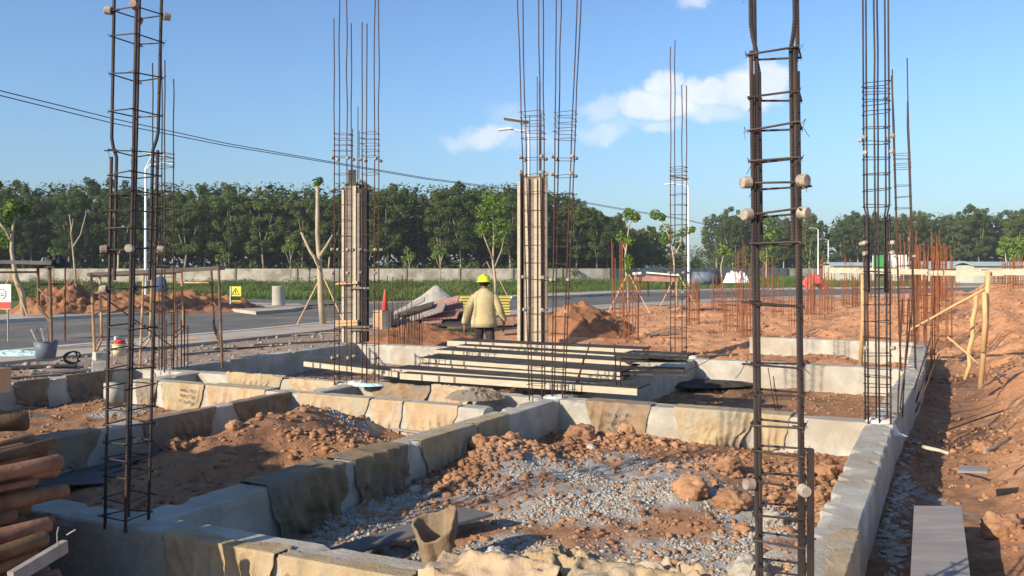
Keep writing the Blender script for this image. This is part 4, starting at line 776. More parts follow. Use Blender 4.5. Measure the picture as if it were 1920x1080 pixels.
# sand heap, mounds
def mound(name, cx, cy, rx, ry, h, m, label, cat, seed, pw_=1.3, lump=.5):
    n = 60; g = np.linspace(-1, 1, n); a, b = np.meshgrid(g, g, indexing='ij'); r2 = np.hypot(a, b); z = h*np.clip(1-r2, 0, 1)**pw_*(1+lump*(fbm(a*4+seed, b*4, seed)-.5))+h*lump*.5*(fbm(a*12, b*12+seed, seed+1)-.5)*sstep(1, .7, r2)-.10*sstep(.9, 1.0, r2)
    o_ = MB().grid(np.stack([cx+a*rx, cy+b*ry, z+H(cx+a*rx, cy+b*ry)], -1)).build(name, M[m], None, smooth=True); return tag(o_, label, cat)
q = G(822, 572); mound('sand_heap', q.x, 42, 1.7, 1.5, 1.15, 'sand', 'pointed grey sand heap beyond the road left of the worker', 'sand heap', 5, 1.0, .12)
for k, (x, w, h, l) in enumerate(((70, 1.9, 1.35, 'steep reddish soil heap behind the left sapling'), (120, 3.4, .95, 'low reddish soil heap left of the rusty scaffold'), (190, 3.4, 1.0, 'reddish soil heap seen through the rusty scaffold'), (250, 3.2, .85, 'reddish soil heap behind the near left cage'), (320, 3.3, .85, 'reddish soil heap right of the near left cage'), (378, 2.6, .75, 'small reddish soil heap near the yellow sign'))):
    Y = 32+.012*x; mound('soil_heap', (x-960)*Y/F_PX, Y+1.8, w, 1.8, h, 'heap', l, 'soil heap', 20+k, .8, .9)
mound('soil_heap', 1.75, 22.3, 1.5, 1.4, .36, 'heap', 'reddish soil heap right of the wide boxed column', 'soil heap', 33, .6, 1.5)
mound('soil_heap', -2.2, 19.3, 1.9, 1.0, .32, 'heap', 'flat reddish soil heap with starter bars behind the slim boxed column', 'soil heap', 34, .6, .9)
# row of starter bars in front of heap
SB = 'thin starter bars'
def cluster(cx, cy, n, sx, sy, h0, h1, r, m, label, group=None, lean=0, tie=0, z0=None, nm='starter_bars'):
    zb = Hs(cx, cy)-.05 if z0 is None else z0; mb = MB()
    for i in range(n):
        z_ = 0
        if n <= 8: a = 2*math.pi*(i+.5)/n; x = sx*math.copysign(min(1, abs(math.cos(a))*1.2), math.cos(a)); y = sy*math.copysign(min(1, abs(math.sin(a))*1.2), math.sin(a))
        else: x = random.uniform(-sx, sx); y = random.uniform(-sy, sy)
        h = random.uniform(h0, h1); mb.tube([(cx+x, cy+y, zb), (cx+x+random.uniform(-.015, .015)+lean*h*.5, cy+y, zb+h*.5), (cx+x+random.uniform(-.03, .03)+lean*h, cy+y, zb+h)], r, 5)
    for k in range(tie):
        z = zb+.25+k*(h0-.3)/max(1, tie); c_ = [(-sx,-sy),(sx,-sy),(sx,sy),(-sx,sy),(-sx,-sy)]; mb.tube([(cx+a, cy+b, z) for a, b in c_], r*.6, 4)
    o_ = mb.build(nm, M[m]); return tag(o_, label, 'starter bars', group)
for k in range(12):
    x = 730+k*5.6; q = P(x, 655, 17.6); cluster(q.x, q.y, 2, .02, .1, .75+.03*math.sin(k), .85, .007, 'rustd', 'short starter bars in the row behind the beams near the slim boxed column', 'row of short starter bars', z0=.2)
for k, x in enumerate((725,735,745,753,762,771)):
    q = P(x, 600, 24); MB_ = MB().tube([(q.x, q.y, .0), (q.x+.02, q.y, ZC-(516+3*(k % 3)-HOR)*24/F_PX)], .011, 5).build('starter_bar', M['rustd']); tag(MB_, 'tall thin rusty bar standing behind the panel heap', 'steel bar', 'tall thin bars behind the panel heap')
for k, (x, y, yt) in enumerate(((290,692,560),(298,694,545),(312,692,600),(322,690,590),(332,692,560),(340,690,600),(346,688,575),(286,690,600),(305,688,540),(352,690,610))):
    q = G(x, y, .45); tag(MB().tube([q, (q.x, q.y, ZC-(yt-HOR)*q.y/F_PX)], .009, 5).build('starter_bar', M['rustd']), 'upright dark starter bar in the bunch behind the near left cage', 'steel bar', 'bunch of starter bars behind the near left cage')
# ---- rusty field of starter cages
FG = 'rusty starter cages in the orange field'
fc = [(1183,640,20,.17,1.55,1.65,'rust',8,'rusty starter cage standing alone left of the cage by the white lamp post'),
      (1158,592,0,.2,2.0,3.2,'rust',8,'tall thin rusty bars left of the young tree on the orange field'),
      (1300,612,0,.17,1.1,1.5,'rust',8,'rusty starter cage just right of the white lamp post'),
      (1300,566,0,.25,1.0,1.5,'rust',8,'red brown starter cage by the kerb at the white lamp post'),
      (1372,622,0,.2,1.2,1.5,'rust',8,'rusty starter cage left of a twin on the orange field'),
      (1404,640,0,.2,1.5,1.8,'rust',8,'rusty starter cage close to the largest cage'),
      (1395,590,0,.3,1.8,3.0,'rust',8,'tall rusty bars behind the twin starter cages'),
      (1458,600,0,.17,1.4,1.7,'rust',6,'rusty starter cage hidden behind the largest cage'),
      (1520,598,0,.11,1.3,1.5,'rust',8,'thick bundled rusty starter under the red tarp'),
      (1512,596,0,.05,1.2,1.3,'rust',3,'three rusty bars left of the thick bundle'),
      (1556,588,0,.15,1.4,1.6,'rust',4,'rusty starter cage of four dark bars right of the red tarp'),
      (1585,578,0,.15,1.2,1.4,'rust',6,'small rusty starter cage between the red tarp and the corner cage'),
      (1604,582,0,.12,1.2,1.4,'rust',5,'small leaning rusty starter cage near the corner cage'),
      (1733,655,0,.16,2.0,2.3,'rust',8,'dense rusty starter cage right of the corner cage'),
      (1748,615,0,.16,2.0,2.5,'rust',8,'tall rusty starter cage behind the dense one'),
      (1762,590,0,.16,1.8,2.0,'rust',8,'dark rusty starter cage at the end of the right row'),
      (1668,590,0,.16,1.5,1.8,'rust',6,'rusty starter cage seen through the corner cage'),
      (1722,640,0,.15,2.0,2.4,'rust',8,'rusty starter cage squeezed between the slim leaning cage and the dense one'),
      (1706,612,0,.2,1.9,2.6,'rust',8,'rusty starter cage behind the slim leaning cage'),
      (1775,572,0,.2,1.7,2.3,'rust',8,'rusty starter cage farthest along the right row'),
      (1640,570,0,.2,1.3,1.8,'rust',8,'rusty starter cage left behind the corner cage'),
      (1440,570,0,.25,1.6,2.4,'rust',8,'rusty starter cage right of the distant young tree'),
      (1345,590,0,.2,1.2,1.6,'rust',8,'rusty starter cage left of the tall rusty bars'),
      (1790,552,0,.2,.9,1.1,'rust',6,'distant rusty starter bars on the crest of the bank'),
      (1872,556,0,.25,1.1,1.3,'rust',8,'rusty starter cage on the crest at the right'),
      (1893,566,0,.25,1.1,1.3,'rust',8,'nearer rusty starter cage on the crest at the right'),
      (1915,572,0,.25,1.2,1.3,'rust',8,'rusty starter cage cut by the right edge'),
      (1858,547,0,.3,1.1,1.4,'rust',8,'far rusty starter cage on the crest behind the rail posts'),(1884,549,0,.3,1.1,1.4,'rust',8,'far rusty starter cage on the crest near the bright green young tree'),(1906,552,0,.3,1.1,1.4,'rust',8,'far rusty starter cage on the crest by the right edge')]
for (x, y, _, sx, h0, h1, m, n, l) in fc:
    zz = .1 if x < 1690 else .35; q = G(x, y, zz); cluster(q.x, q.y, n, sx, sx, h0, h1, .009+.00016*q.y, m, l, None, tie=3 if h1 < 2.4 else 2)
k = 0
for i in range(9):
    for j in range(7):
        p = Vector((6.5, 21, 0))+U*(i*3.3)+W*(j*4.1)+Vector((random.uniform(-.5, .5), random.uniform(-.5, .5), 0))
        rm_, dn_, df_ = road_mask(p.x, p.y)
        if dn_ > -1.5 or p.y < 19: continue
        cluster(p.x, p.y, 6, .17, .17, 1.0, random.choice((1.3, 1.6, 2.4)), .013, 'rust', 'small rusty starter cage in the far rows of the orange field', FG, tie=1)
# ------------------------------------------------------------------ batter boards, poles
bt = empty('batter_board', G(1842, 725, .2), 'pale horizontal timber rail on peeled posts across the orange bank', 'timber rail')
MB().beam(P(1556,507,15.2), P(1742,510,13.4), .03, .085).build('rail', M['timber'], bt); MB().beam(P(1738,512,13.42), P(1884,512,12.2), .03, .08).build('rail', M['timber'], bt); MB().beam(P(1880,510,12.15), P(2100,512,10.7), .03, .085).build('rail', M['timber'], bt)
for (x0, y0, x1, y1, Y) in ((1853,508,1838,728,12.35),(1617,510,1613,690,14.6),(1846,548,1843,660,12.3)): MB().tube([P(x0,y0,Y), P((x0+x1)/2+3,(y0+y1)/2,Y), P(x1,y1,Y)], [.032,.036,.04], 8).build('post', M['bamboo'], bt, smooth=True)
stick(P(1832,548,13.2), P(1812,712,13.2), .035, 'bamboo', 'peeled pole standing just left of the rail post', 'pole', 'pole'); stick(P(1850,540,12.5), P(1690,628,12.9), .018, 'bamboo', 'thin diagonal brace pole under the timber rail', 'pole', 'pole'); stick(P(1778,632,12.9), P(1838,685,12.5), .018, 'bamboo', 'short brace pole at the foot of the rail post', 'pole', 'pole')
stick(G(1838,726,.3), G(1886,702,.3), .012, 'trunk', 'dark branch on the ground at the rail post'); stick(G(1880,702,.3), G(1856,688,.3), .010, 'trunk', 'dark twig beside the branch at the rail post'); stick(G(1845,850,.36), G(1895,822,.4), .015, 'trunk', 'dark branch lying on the bank'); stick(G(1760,812,.3), G(1880,770,.34), .010, 'rustd', 'thin steel bar lying on the bank', 'steel_bar', 'steel bar')
# pole hook on right: bent bar near C
stick(P(1622,520,12.5), P(1625,640,12.5), .012, 'rust', 'bent rusty bar left of the corner cage', 'steel_bar', 'steel bar')
# ------------------------------------------------------------------ mid objects right
def tarp():
    q = P(1525, 545, 45); n = 30; g = np.linspace(-1, 1, n); a, b = np.meshgrid(g, g, indexing='ij'); z = .75*(1-np.abs(a)**2.2*.6-np.abs(b)**3*.5)*(.8+.4*(1-np.abs(2*fbm(a*3, b*3, 3)-1)))
    o_ = MB().grid(np.stack([q.x+a*.6, q.y+b*.6, q.z+z], -1)).build('red_tarp', M['redtarp'], None, smooth=False, solid=.01); tag(o_, 'faded red tarp draped over a heap in the orange field', 'tarp')
tarp()
q = P(1230, 522, 33); rt = empty('site_table', P(1230, 545, 33), 'red sheeted bench with poles on top beside the cage at the lamp post', 'bench')
MB().box(q, (1.6,.6,.22), ry=.03).build('side_sheet', M['plyred'], rt); MB().beam(P(1212,511,32.6), P(1272,516,32.6), .08, .06).build('pole', M['white'], rt); MB().beam(P(1186,513,32.6), P(1202,512,32.6), .1, .09).build('bag', M['white'], rt)
for x in (1200,1215,1250,1262): MB().tube([P(x,520,33.2), P(x,556,33.2)], .03).build('leg', M['rust'], rt)
q = P(1323, 532, 60); rt = empty('black_drum', q, 'dark pipe section lying beyond the road right of the white lamp post', 'pipe'); MB().tube([q+Vector((-.9,0,.4)), q+Vector((.8,0,.4))], .42, 18, cap=False).build('shell', M['bluegrey'], rt, smooth=True, solid=.05); MB().tube([q+Vector((.75,0,.4)), q+Vector((.95,0,.4))], .5, 18).build('collar', M['black'], rt)
heap_cloth(P(1380,530,55).x, 55, P(1380,530,55).z, .9, .8, .7, 'white sheet covered heap beyond the road', 'burlap', 98, nm='covered_heap'); o_ = bpy.data.objects['covered_heap']; o_.data.materials[0] = M['white']; o_['category'] = 'covered heap'; del o_['group']
# ------------------------------------------------------------------ perimeter wall
WP = [(-95,94),(-60,97),(-25,99),(0,102),(12,106),(30,128),(48,148)]
wroot = empty('boundary_wall', (0, 102, 0), 'long weathered block wall with posts in front of the left wood', 'wall')
for i in range(len(WP)-1):
    a_ = Vector((*WP[i], 0)); b_ = Vector((*WP[i+1], 0)); L_ = (b_-a_).length; n = max(1, int(round(L_/6.8))); mb = MB()
    mb.beam(a_+Vector((0,0,.85)), b_+Vector((0,0,.85)), .18, 1.75); mb.build('wall_panel', M['wall'], wroot)
    for k in range(n+1 if i == len(WP)-2 else n):
        p = a_.lerp(b_, k/n); MB().box((p.x, p.y-.04, .86), (.22,.3,1.8)).build('pier', M['trunk'], wroot)
w2 = empty('boundary_wall', (60, 152, 0), 'distant pale block wall right of the gap in the trees', 'wall')
MB().beam((48,150,.85), (66,156,.85), .2, 1.6).build('wall_panel', M['wall'], w2)
# ------------------------------------------------------------------ huts, billboard
def hut(x0, x1, ytop, ybot, Y, label, roof='roof', wall='hutwall', dep=4):
    a_ = P(x0, ybot, Y); b_ = P(x1, ytop, Y); w = b_.x-a_.x; h = b_.z; rt = empty('site_hut', (a_.x+w/2, Y, 0), label, 'hut'); cx = a_.x+w/2
    MB().box((cx, Y+dep/2, (h-.4)/2), (w, dep, h-.4)).build('wall', M[wall], rt)
    mb = MB(); mb.add([(a_.x-.3,Y-.4,h-.42),(b_.x+.3,Y-.4,h-.42),(b_.x+.3,Y+dep/2,h),(a_.x-.3,Y+dep/2,h),(a_.x-.3,Y+dep+.4,h-.42),(b_.x+.3,Y+dep+.4,h-.42)], [(0,1,2,3),(3,2,5,4)]); mb.build('roof', M[roof], rt, solid=.06)
    for k in range(int(w/3.2)):
        x = a_.x+1.2+k*3.2; f = MB().box((x, Y-.03, h*.52), (.9,.06,.8)).build('window', M['white'], rt); MB().box((x, Y-.07, h*.52), (.78,.02,.68)).build('pane', M['darkboard'], f)
    MB().box((a_.x+w*.7, Y-.03, .95), (.85,.06,1.85)).build('door', M['timberg'], rt)
    return rt
hut(1562, 1640, 492, 520, 118, 'low hut with a grey sheet roof left of the billboard'); hut(1690, 1822, 490, 522, 112, 'long low hut with a pale green roof right of the corner cage'); hut(1826, 1985, 491, 526, 100, 'nearest long hut with a pale roof at the right edge'); hut(1745, 1800, 497, 524, 105, 'short pale hut in front of the long one', dep=2.5)
rt = empty('billboard', P(1668, 525, 108), 'green and white billboard standing among the huts', 'billboard'); c = P(1668, 491, 108)
MB().box(c, (4.3,.12,1.9)).build('panel', M['white'], rt); MB().box(c+Vector((-1.35,-.08,0)), (1.5,.03,1.8)).build('green_field', M['green'], rt); MB().box(c+Vector((-.3,-.08,-.5)), (.5,.03,.5)).build('blue_field', M['bluegrey'], rt); MB().box(c+Vector((-.6,-.08,-.75)), (2.9,.03,.16)).build('green_strip', M['green'], rt)
for s_ in (-1.8, 0, 1.8): MB().box((c.x+s_, c.y+.12, c.z/2), (.12,.12,c.z)).build('post', M['steelp'], rt)
mb = MB().beam((40,150,1.0),(60,154,1.0),.1,.9)
# ------------------------------------------------------------------ lamps, cable
def lamp(px, base_y, top_y, label, arm=-1, thin=.075, panel=True, al=1.5, z0=0):
    Y = F_PX*(ZC-z0)/(base_y-HOR); b0 = Vector(((px-960)*Y/F_PX, Y, z0)); zt = ZC-(top_y-HOR)*Y/F_PX; rt = empty('street_lamp', b0, label, 'street lamp')
    MB().tube([b0, b0+Vector((0,0,.3)), Vector((b0.x, b0.y, zt))], [thin*1.3, thin, thin*.65], 10).build('pole', M['lampw'], rt, smooth=True); MB().tube([b0, b0+Vector((0,0,.05))], .18, 10).build('base_plate', M['steelp'], rt)
    t = Vector((b0.x, b0.y, zt)); e = t+Vector((arm*al, 0, .22)); MB().tube([t-Vector((0,0,.1)), t+Vector((arm*al*.25,0,.14)), e], .035, 8).build('arm', M['lampw'], rt)
    MB().box(e+Vector((arm*.25,0,.0)), (.6,.26,.07), ry=arm*.12).build('lamp_head', M['lampw'], rt, bevel=.02)
    if panel: MB().box(t+Vector((arm*.55,0,.62)), (1.1,.7,.05), ry=.15).build('solar_panel', M['steelp'], rt); MB().tube([t, t+Vector((arm*.3,0,.58))], .03).build('panel_bracket', M['lampw'], rt)
    return rt
lamp(992, 584, 252, 'solar street lamp whose head shows left of the central cages', al=.8); lamp(1291, 562, 352, 'white street lamp post behind the cage with two long bars', al=.9); lamp(273, 577, 315, 'shiny street lamp post seen through the near left cage', arm=1, al=.8)
lamp(1534, 523, 430, 'distant curved street lamp in front of the right wood', panel=False, thin=.11, al=.9); lamp(1553, 518.5, 450, 'farther and shorter curved street lamp in front of the right wood', panel=False, thin=.13, al=1.2)
lamp(1437, 524, 425, 'distant street lamp beside the largest cage', panel=False, thin=.1, al=.5)
def cable(pts, label, dz):
    out = []
    for i in range(len(pts)-1):
        a_ = P(*pts[i]); b_ = P(*pts[i+1])
        for k in range(10): out.append(a_.lerp(b_, k/10)+Vector((0,0,dz)))
    out.append(P(*pts[-1])+Vector((0,0,dz))); tag(MB().tube(out, .016, 5, cap=False).build('power_cable', M['wire']), label, 'cable')
cp = [(-420,75,22),(0,170,24),(210,222,28),(420,268,32),(630,305,36),(800,334,41),(970,356,46),(1130,385,54),(1290,412,62),(1370,432,75),(1470,462,100)]
cable(cp, 'upper black power cable sagging across the sky from the left edge', 0); cable([(a, b+3+4*(a < 300)-(2 if a > 500 else 0), c) for a, b, c in cp], 'lower black power cable running just under the upper one', -.03)
# ------------------------------------------------------------------ trees
def leafcloud(mb_v, centers, radii, n, size, rd, flat=.6):
    k = len(centers); idx = rd.integers(0, k, n); c = np.array(centers)[idx]; r_ = np.array(radii)[idx]; d = rd.normal(size=(n, 3)); d /= np.linalg.norm(d, axis=1)[:, None]
    rr = rd.uniform(.35, 1.05, n)**.6; p = c+d*r_*rr[:, None]; nrm = d*.6+rd.normal(size=(n, 3))*.5+np.array([0, 0, flat]); nrm /= np.linalg.norm(nrm, axis=1)[:, None]
    a = np.cross(nrm, rd.normal(size=(n, 3))); a /= np.linalg.norm(a, axis=1)[:, None]; b = np.cross(nrm, a); s = size*rd.uniform(.6, 1.3, n)[:, None]
    tip = p+a*s; q = np.stack([p-a*s, p+b*s*.45, tip, p-b*s*.45], 1); mb_v.append(q.reshape(-1, 3)); return n
def leafmesh(name, vs, m):
    v = np.concatenate(vs); me = bpy.data.meshes.new(name); nf = len(v)//4; me.vertices.add(len(v)); me.vertices.foreach_set('co', v.ravel()); me.loops.add(len(v)); me.loops.foreach_set('vertex_index', np.arange(len(v))); me.polygons.add(nf)
    me.polygons.foreach_set('loop_start', np.arange(nf)*4); me.polygons.foreach_set('loop_total', np.full(nf, 4)); me.update(calc_edges=True); me.materials.append(m); return me
protos = []
for k in range(6):
    rd = np.random.default_rng(100+k); r2 = random.Random(100+k); ht = 11.8; rt = empty('forest_tree', (0, 0, 0), '', '')
    lean = r2.uniform(-.12, .12); mb = MB(); fork = r2.uniform(3, 4.5); tp = Vector((lean*fork, 0, fork)); mb.tube([(0,0,-.2),(lean*fork*.5+.05,0,fork*.5),tp], [.17,.14,.12], 7)
    for s_ in (-1, 1, .3): mb.tube([tp, tp+Vector((s_*.7, r2.uniform(-.5,.5), 2)), tp+Vector((s_*1.5, r2.uniform(-.8,.8), 5))], [.09,.07,.03], 5)
    mb.build('trunk', M['trunkp' if k % 2 else 'trunk'], rt, smooth=True)
    cs = []; rs = []
    for j in range(62):
        a = r2.uniform(0, 6.28); q = r2.random(); z = 3.9+q*6.9; rr = 2.9*math.sqrt(max(.05, 1-((z-7.2)/5.0)**2))*r2.uniform(.35, 1); cs.append((lean*6+rr*math.cos(a), rr*math.sin(a), z)); w = r2.uniform(.4, .8); rs.append((w, w, w*.75))
    for j in range(5): cs.append((lean*6+r2.uniform(-1.2,1.2), r2.uniform(-1,1), r2.uniform(10.8, 12))); rs.append((.45,.45,.5))
    vs = []; leafcloud(vs, cs, rs, 7500, .17, rd); me = leafmesh('crown', vs, M['leaf']); co = bpy.data.objects.new('crown', me); col.objects.link(co); co.parent = rt; protos.append(rt)
def place(kp, x, y, s, label, group, first=[set()]):
    src = protos[kp]
    if kp in first[0]: o_ = copy_tree(src)
    else: o_ = src; first[0].add(kp)
    o_.location = (x, y, 0); o_.scale = (s*random.uniform(.95, 1.1), s, s*random.uniform(.93, 1.08)); tag(o_, label, 'tree', group); return o_
rots = []
def row(pts, step, offs, label, group, s0=1.0):
    d = 0
    for i in range(len(pts)-1):
        a_ = Vector(pts[i]); b_ = Vector(pts[i+1]); L_ = (b_-a_).length; n = (b_-a_).normalized(); nn = Vector((-n.y, n.x)); t = d
        while t < L_:
            p = a_+n*t+nn*offs+Vector((random.uniform(-.8, .8), random.uniform(-.8, .8))); o_ = place(random.randrange(6), p.x, p.y, s0*random.uniform(.82, 1.0)*(1-.33*float(sstep(4, 24, p.x))*(p.y < 158 and p.x < 40)), label, group); rots.append((o_, random.uniform(0, 6.28))); t += step*random.uniform(.8, 1.2)
        d = t-L_
F1 = [(-84,103),(-30,106),(0,109),(10,113),(20,130),(27,150)]
for r_i, st in ((0, 4.4), (4, 4.6), (8.5, 5.2)): row(F1, st, r_i, ('tall leafy tree in the front row of the wood behind the long wall', 'tall leafy tree in the second row of the wood behind the long wall', 'tall leafy tree deep in the wood behind the long wall')[int(r_i > 0)+int(r_i > 5)], 'trees of the left wood', 1.0+.035*r_i/4)
F2 = [(46,176),(70,178),(108,168),(135,160)]
for r_i in (0, 5, 10): row(F2, 4.8, r_i, ('leafy tree in the front row of the wood behind the huts', 'leafy tree in the second row of the wood behind the huts', 'leafy tree deep in the wood behind the huts')[r_i//5], 'trees of the right wood', 1.1+.06*r_i/5)
row([(30,150),(46,156)], 4.0, 0, 'small leafy tree in the gap between the two woods', 'trees in the gap between the woods', .52)
for o_, a in rots: o_.rotation_euler = (0, 0, a)
# deep wood mass
vs = []; rd = np.random.default_rng(9)
for (pts, offs, hh) in ((F1, 13, 12), (F1, 4.5, 9.4), (F2, 5, 10.5), (F1, 9, 5.5), (F1, 5, 2.5), (F2, 13, 13), (F2, 11, 6)):
    cs = []; rs = []
    for i in range(len(pts)-1):
        a_ = Vector(pts[i]); b_ = Vector(pts[i+1]); n = (b_-a_).normalized(); nn = Vector((-n.y, n.x))
        for t in np.arange(0, (b_-a_).length, 2.2):
            p = a_+n*t+nn*offs
            for z in np.arange(.5, hh*(1-.36*float(sstep(4, 24, p.x))*(p.x < 40)), 2.2): cs.append((p.x+random.uniform(-1,1), p.y+random.uniform(-1.5,1.5), z)); rs.append((2.2,1.6,1.6))
    if hh >= 9:
        vt = []; c2 = [(c_[0], c_[1], c_[2]+.8) for c_ in cs if c_[2] > 4]; leafcloud(vt, c2, [(2.2,1.6,1.5)]*len(c2), len(c2)*110, .24, rd)
        o_ = bpy.data.objects.new('woodland_canopy', leafmesh('woodland_canopy', vt, M['leaf'])); col.objects.link(o_); tag(o_, 'green canopy closing the gaps %s the %s wood' % ('deep in' if offs > 10 else 'between the front trees of', 'left' if pts is F1 else 'right'), 'woodland', kind='stuff')
    leafcloud(vs, cs, rs, len(cs)*45, .6, rd)
o_ = bpy.data.objects.new('woodland', leafmesh('woodland', vs, M['leafdk'])); col.objects.link(o_); tag(o_, 'shade-coloured mass of the wood behind the front trees', 'woodland', kind='stuff')
# bushes along wall base and far gap
vs = []; cs = []; rs = []
for k in range(90): x = random.uniform(-70, 8); cs.append((x, 104+random.random()*2, random.uniform(.5, 2.2))); w = random.uniform(.5, 1.1); rs.append((w, w, w))
for k in range(60): x = random.uniform(30, 60); cs.append((x, 160+random.random()*6, random.uniform(.5, 4))); w = random.uniform(.8, 1.6); rs.append((w, w, w))
leafcloud(vs, cs, rs, 9000, .22, rd)
cs = []; rs = []
for k in range(150): x = random.uniform(26, 74); cs.append((x, 192+random.random()*8, random.uniform(.5, 5.2+1.2*math.sin(x*.5)))); w = random.uniform(1, 1.9); rs.append((w, w, w))
leafcloud(vs, cs, rs, 15000, .3, rd); o_ = bpy.data.objects.new('undergrowth', leafmesh('undergrowth', vs, M['leaf'])); col.objects.link(o_); tag(o_, 'low undergrowth behind the boundary wall', 'undergrowth', kind='stuff')
# saplings
def sapling(px, base_y, z0, limbs, tufts, label, props=True, r0=.07, lm='leafy', leaf=.09, dens=220):
    Y = F_PX*(ZC-z0)/(base_y-HOR); b0 = Vector(((px-960)*Y/F_PX, Y, z0)); rt = empty('young_tree', b0, label, 'young tree'); r2 = random.Random(px)
    mb = MB()
    for (pts, w0, w1) in limbs:
        pp = [P(x, y, Y)+Vector((0, (r2.uniform(-.15, .15) if i else 0), 0)) for i, (x, y) in enumerate(pts)]; n = len(pp); mb.tube(pp, [r0*(w0+(w1-w0)*i/(n-1)) for i in range(n)], 8)
    mb.build('trunk', M['trunkp'], rt, smooth=True)
    if tufts:
        cs = [tuple(P(x, y, Y)+Vector((0, r2.uniform(-.3, .3), 0))-b0) for x, y, w in tufts]; rs = [(w*Y/F_PX,)*3 for x, y, w in tufts]; vs = []; leafcloud(vs, cs, rs, dens*len(tufts), leaf, np.random.default_rng(abs(px)+1), .3)
        o_ = bpy.data.objects.new('foliage', leafmesh('foliage', vs, M[lm])); col.objects.link(o_); o_.parent = rt
    if props:
        for s_, dy in ((-1, 0), (1, -.4), (.2, .7)):
            MB().tube([b0+Vector((s_*.85, dy, 0)), b0+Vector((s_*.03, 0, 1.65))], .022, 6).build('prop_stake', M['bamboo'], rt)
    return rt
sapling(604, 612, 0, [([(606,612),(603,560),(598,500),(594,440),(596,345)],1.5,.75), ([(598,495),(580,470),(564,435)],.9,.35), ([(600,480),(612,460),(622,440)],.8,.35), ([(606,520),(592,490),(588,478)],.4,.3)], [(597,342,8),(603,340,6)], 'pruned young tree with a bare tall trunk and stakes beside the paired cages', dens=90, leaf=.06, r0=.075)
sapling(928, 562, 0, [([(930,562),(928,520),(924,490),(926,440),(921,380)],1.1,.3), ([(928,500),(940,470),(946,440)],.6,.2), ([(926,490),(910,450),(903,430)],.6,.2), ([(928,520),(912,490),(905,500)],.4,.2)], [(918,368,16),(935,385,20),(908,395,18),(925,410,24),(940,425,20),(905,430,16),(930,450,16),(945,400,12)], 'leafy young tree with bright foliage standing behind the worker', r0=.09, dens=260)
sapling(1178, 590, 0, [([(1180,590),(1176,540),(1172,480),(1177,440),(1180,420)],.9,.3), ([(1176,480),(1170,460),(1172,455)],.5,.2), ([(1178,430),(1172,415)],.4,.2), ([(1178,430),(1184,415)],.4,.2)], [(1178,402,13),(1190,408,9),(1168,445,12),(1180,452,9),(1180,398,9),(1177,485,8),(1176,505,8),(1180,495,8)], 'slim young tree with two leaf clusters left of the cage by the lamp post', r0=.06, dens=150, leaf=.075)
sapling(1270, 578, 0, [([(1270,578),(1268,530),(1262,480),(1256,450),(1240,410)],.9,.25), ([(1264,480),(1280,450),(1296,430)],.5,.2)], [(1228,402,11),(1240,408,8),(1250,430,14),(1285,435,12),(1262,445,14),(1300,430,6),(1245,450,10),(1278,462,10)], 'young tree whose leaves show around the cage by the lamp post', r0=.07, dens=150, leaf=.075)
sapling(22, 598, 0, [([(46,598),(38,550),(33,520),(26,470),(18,440),(32,395)],1.2,.35), ([(18,440),(4,420),(-10,400)],.6,.3), ([(22,455),(10,430)],.4,.2)], [(10,395,14),(30,385,12),(2,430,14),(18,400,16),(-20,400,20),(40,392,9),(8,455,10)], 'young tree with yellow green leaves behind the scaffold at the left edge', r0=.10, dens=220)
sapling(144, 548, 0, [([(144,548),(140,500),(136,460),(131,420),(129,402)],.9,.3), ([(137,463),(150,440),(163,400)],.7,.3), ([(138,470),(133,440),(137,410)],.5,.25)], [], 'bare forked young tree with stakes left of the near left cage', r0=.10)
sapling(1355, 545, 0, [([(1355,545),(1352,500),(1358,470)],.8,.3), ([(1354,490),(1362,468)],.5,.2)], [(1358,466,12),(1350,470,7),(1365,472,8)], 'small young tree in the gap beyond the road', r0=.09, props=False, dens=90, leaf=.14)
sapling(1440, 535, 0, [([(1438,535),(1437,470),(1436,430)],.8,.3)], [(1436,425,22),(1442,440,18),(1428,450,14),(1445,465,12),(1432,480,12)], 'young tree beside the distant lamp near the largest cage', r0=.12, props=False, dens=130, leaf=.2)
sapling(1886, 530, 0, [([(1886,530),(1885,490),(1884,465)],.9,.3)], [(1886,455,12),(1900,460,14),(1912,455,12),(1905,475,14),(1880,470,8)], 'bright green young tree in front of the right wood', r0=.13, props=False, dens=200, leaf=.22)
for k, (x, by, ty, l) in enumerate(((543,532,450,'small forked young tree near the wall left of the pruned one'),(766,530,470,'small young tree near the wall right of the slim boxed column'),(824,536,462,'slender young tree behind the sand heap'),(420,530,468,'small young tree by the wall near the end of the scaffold'),(690,530,455,'thin young tree near the wall behind the slim boxed column'),(100,536,470,'thin young tree behind the reddish heaps'))):
    sapling(x, by, 0, [([(x,by),(x+2,(by+ty)/2),(x-3,ty)],.7,.3), ([(x+1,(by+ty)/2),(x+9,ty+8)],.4,.2), ([(x+1,(by+ty)/2+6),(x-10,ty+14)],.4,.2)], [(x-3,ty,8),(x+8,ty+10,7),(x-10,ty+16,7),(x,ty+14,7)], l, props=False, r0=.09, dens=70, leaf=.16)
sapling(-12, 592, 0, [([(-40,592),(-38,450),(-20,360)],1,.3)], [(-6,345,8),(-14,338,9),(0,350,6),(-24,345,14)], 'tall young tree whose leaf tip enters at the left edge', r0=.09, dens=120)
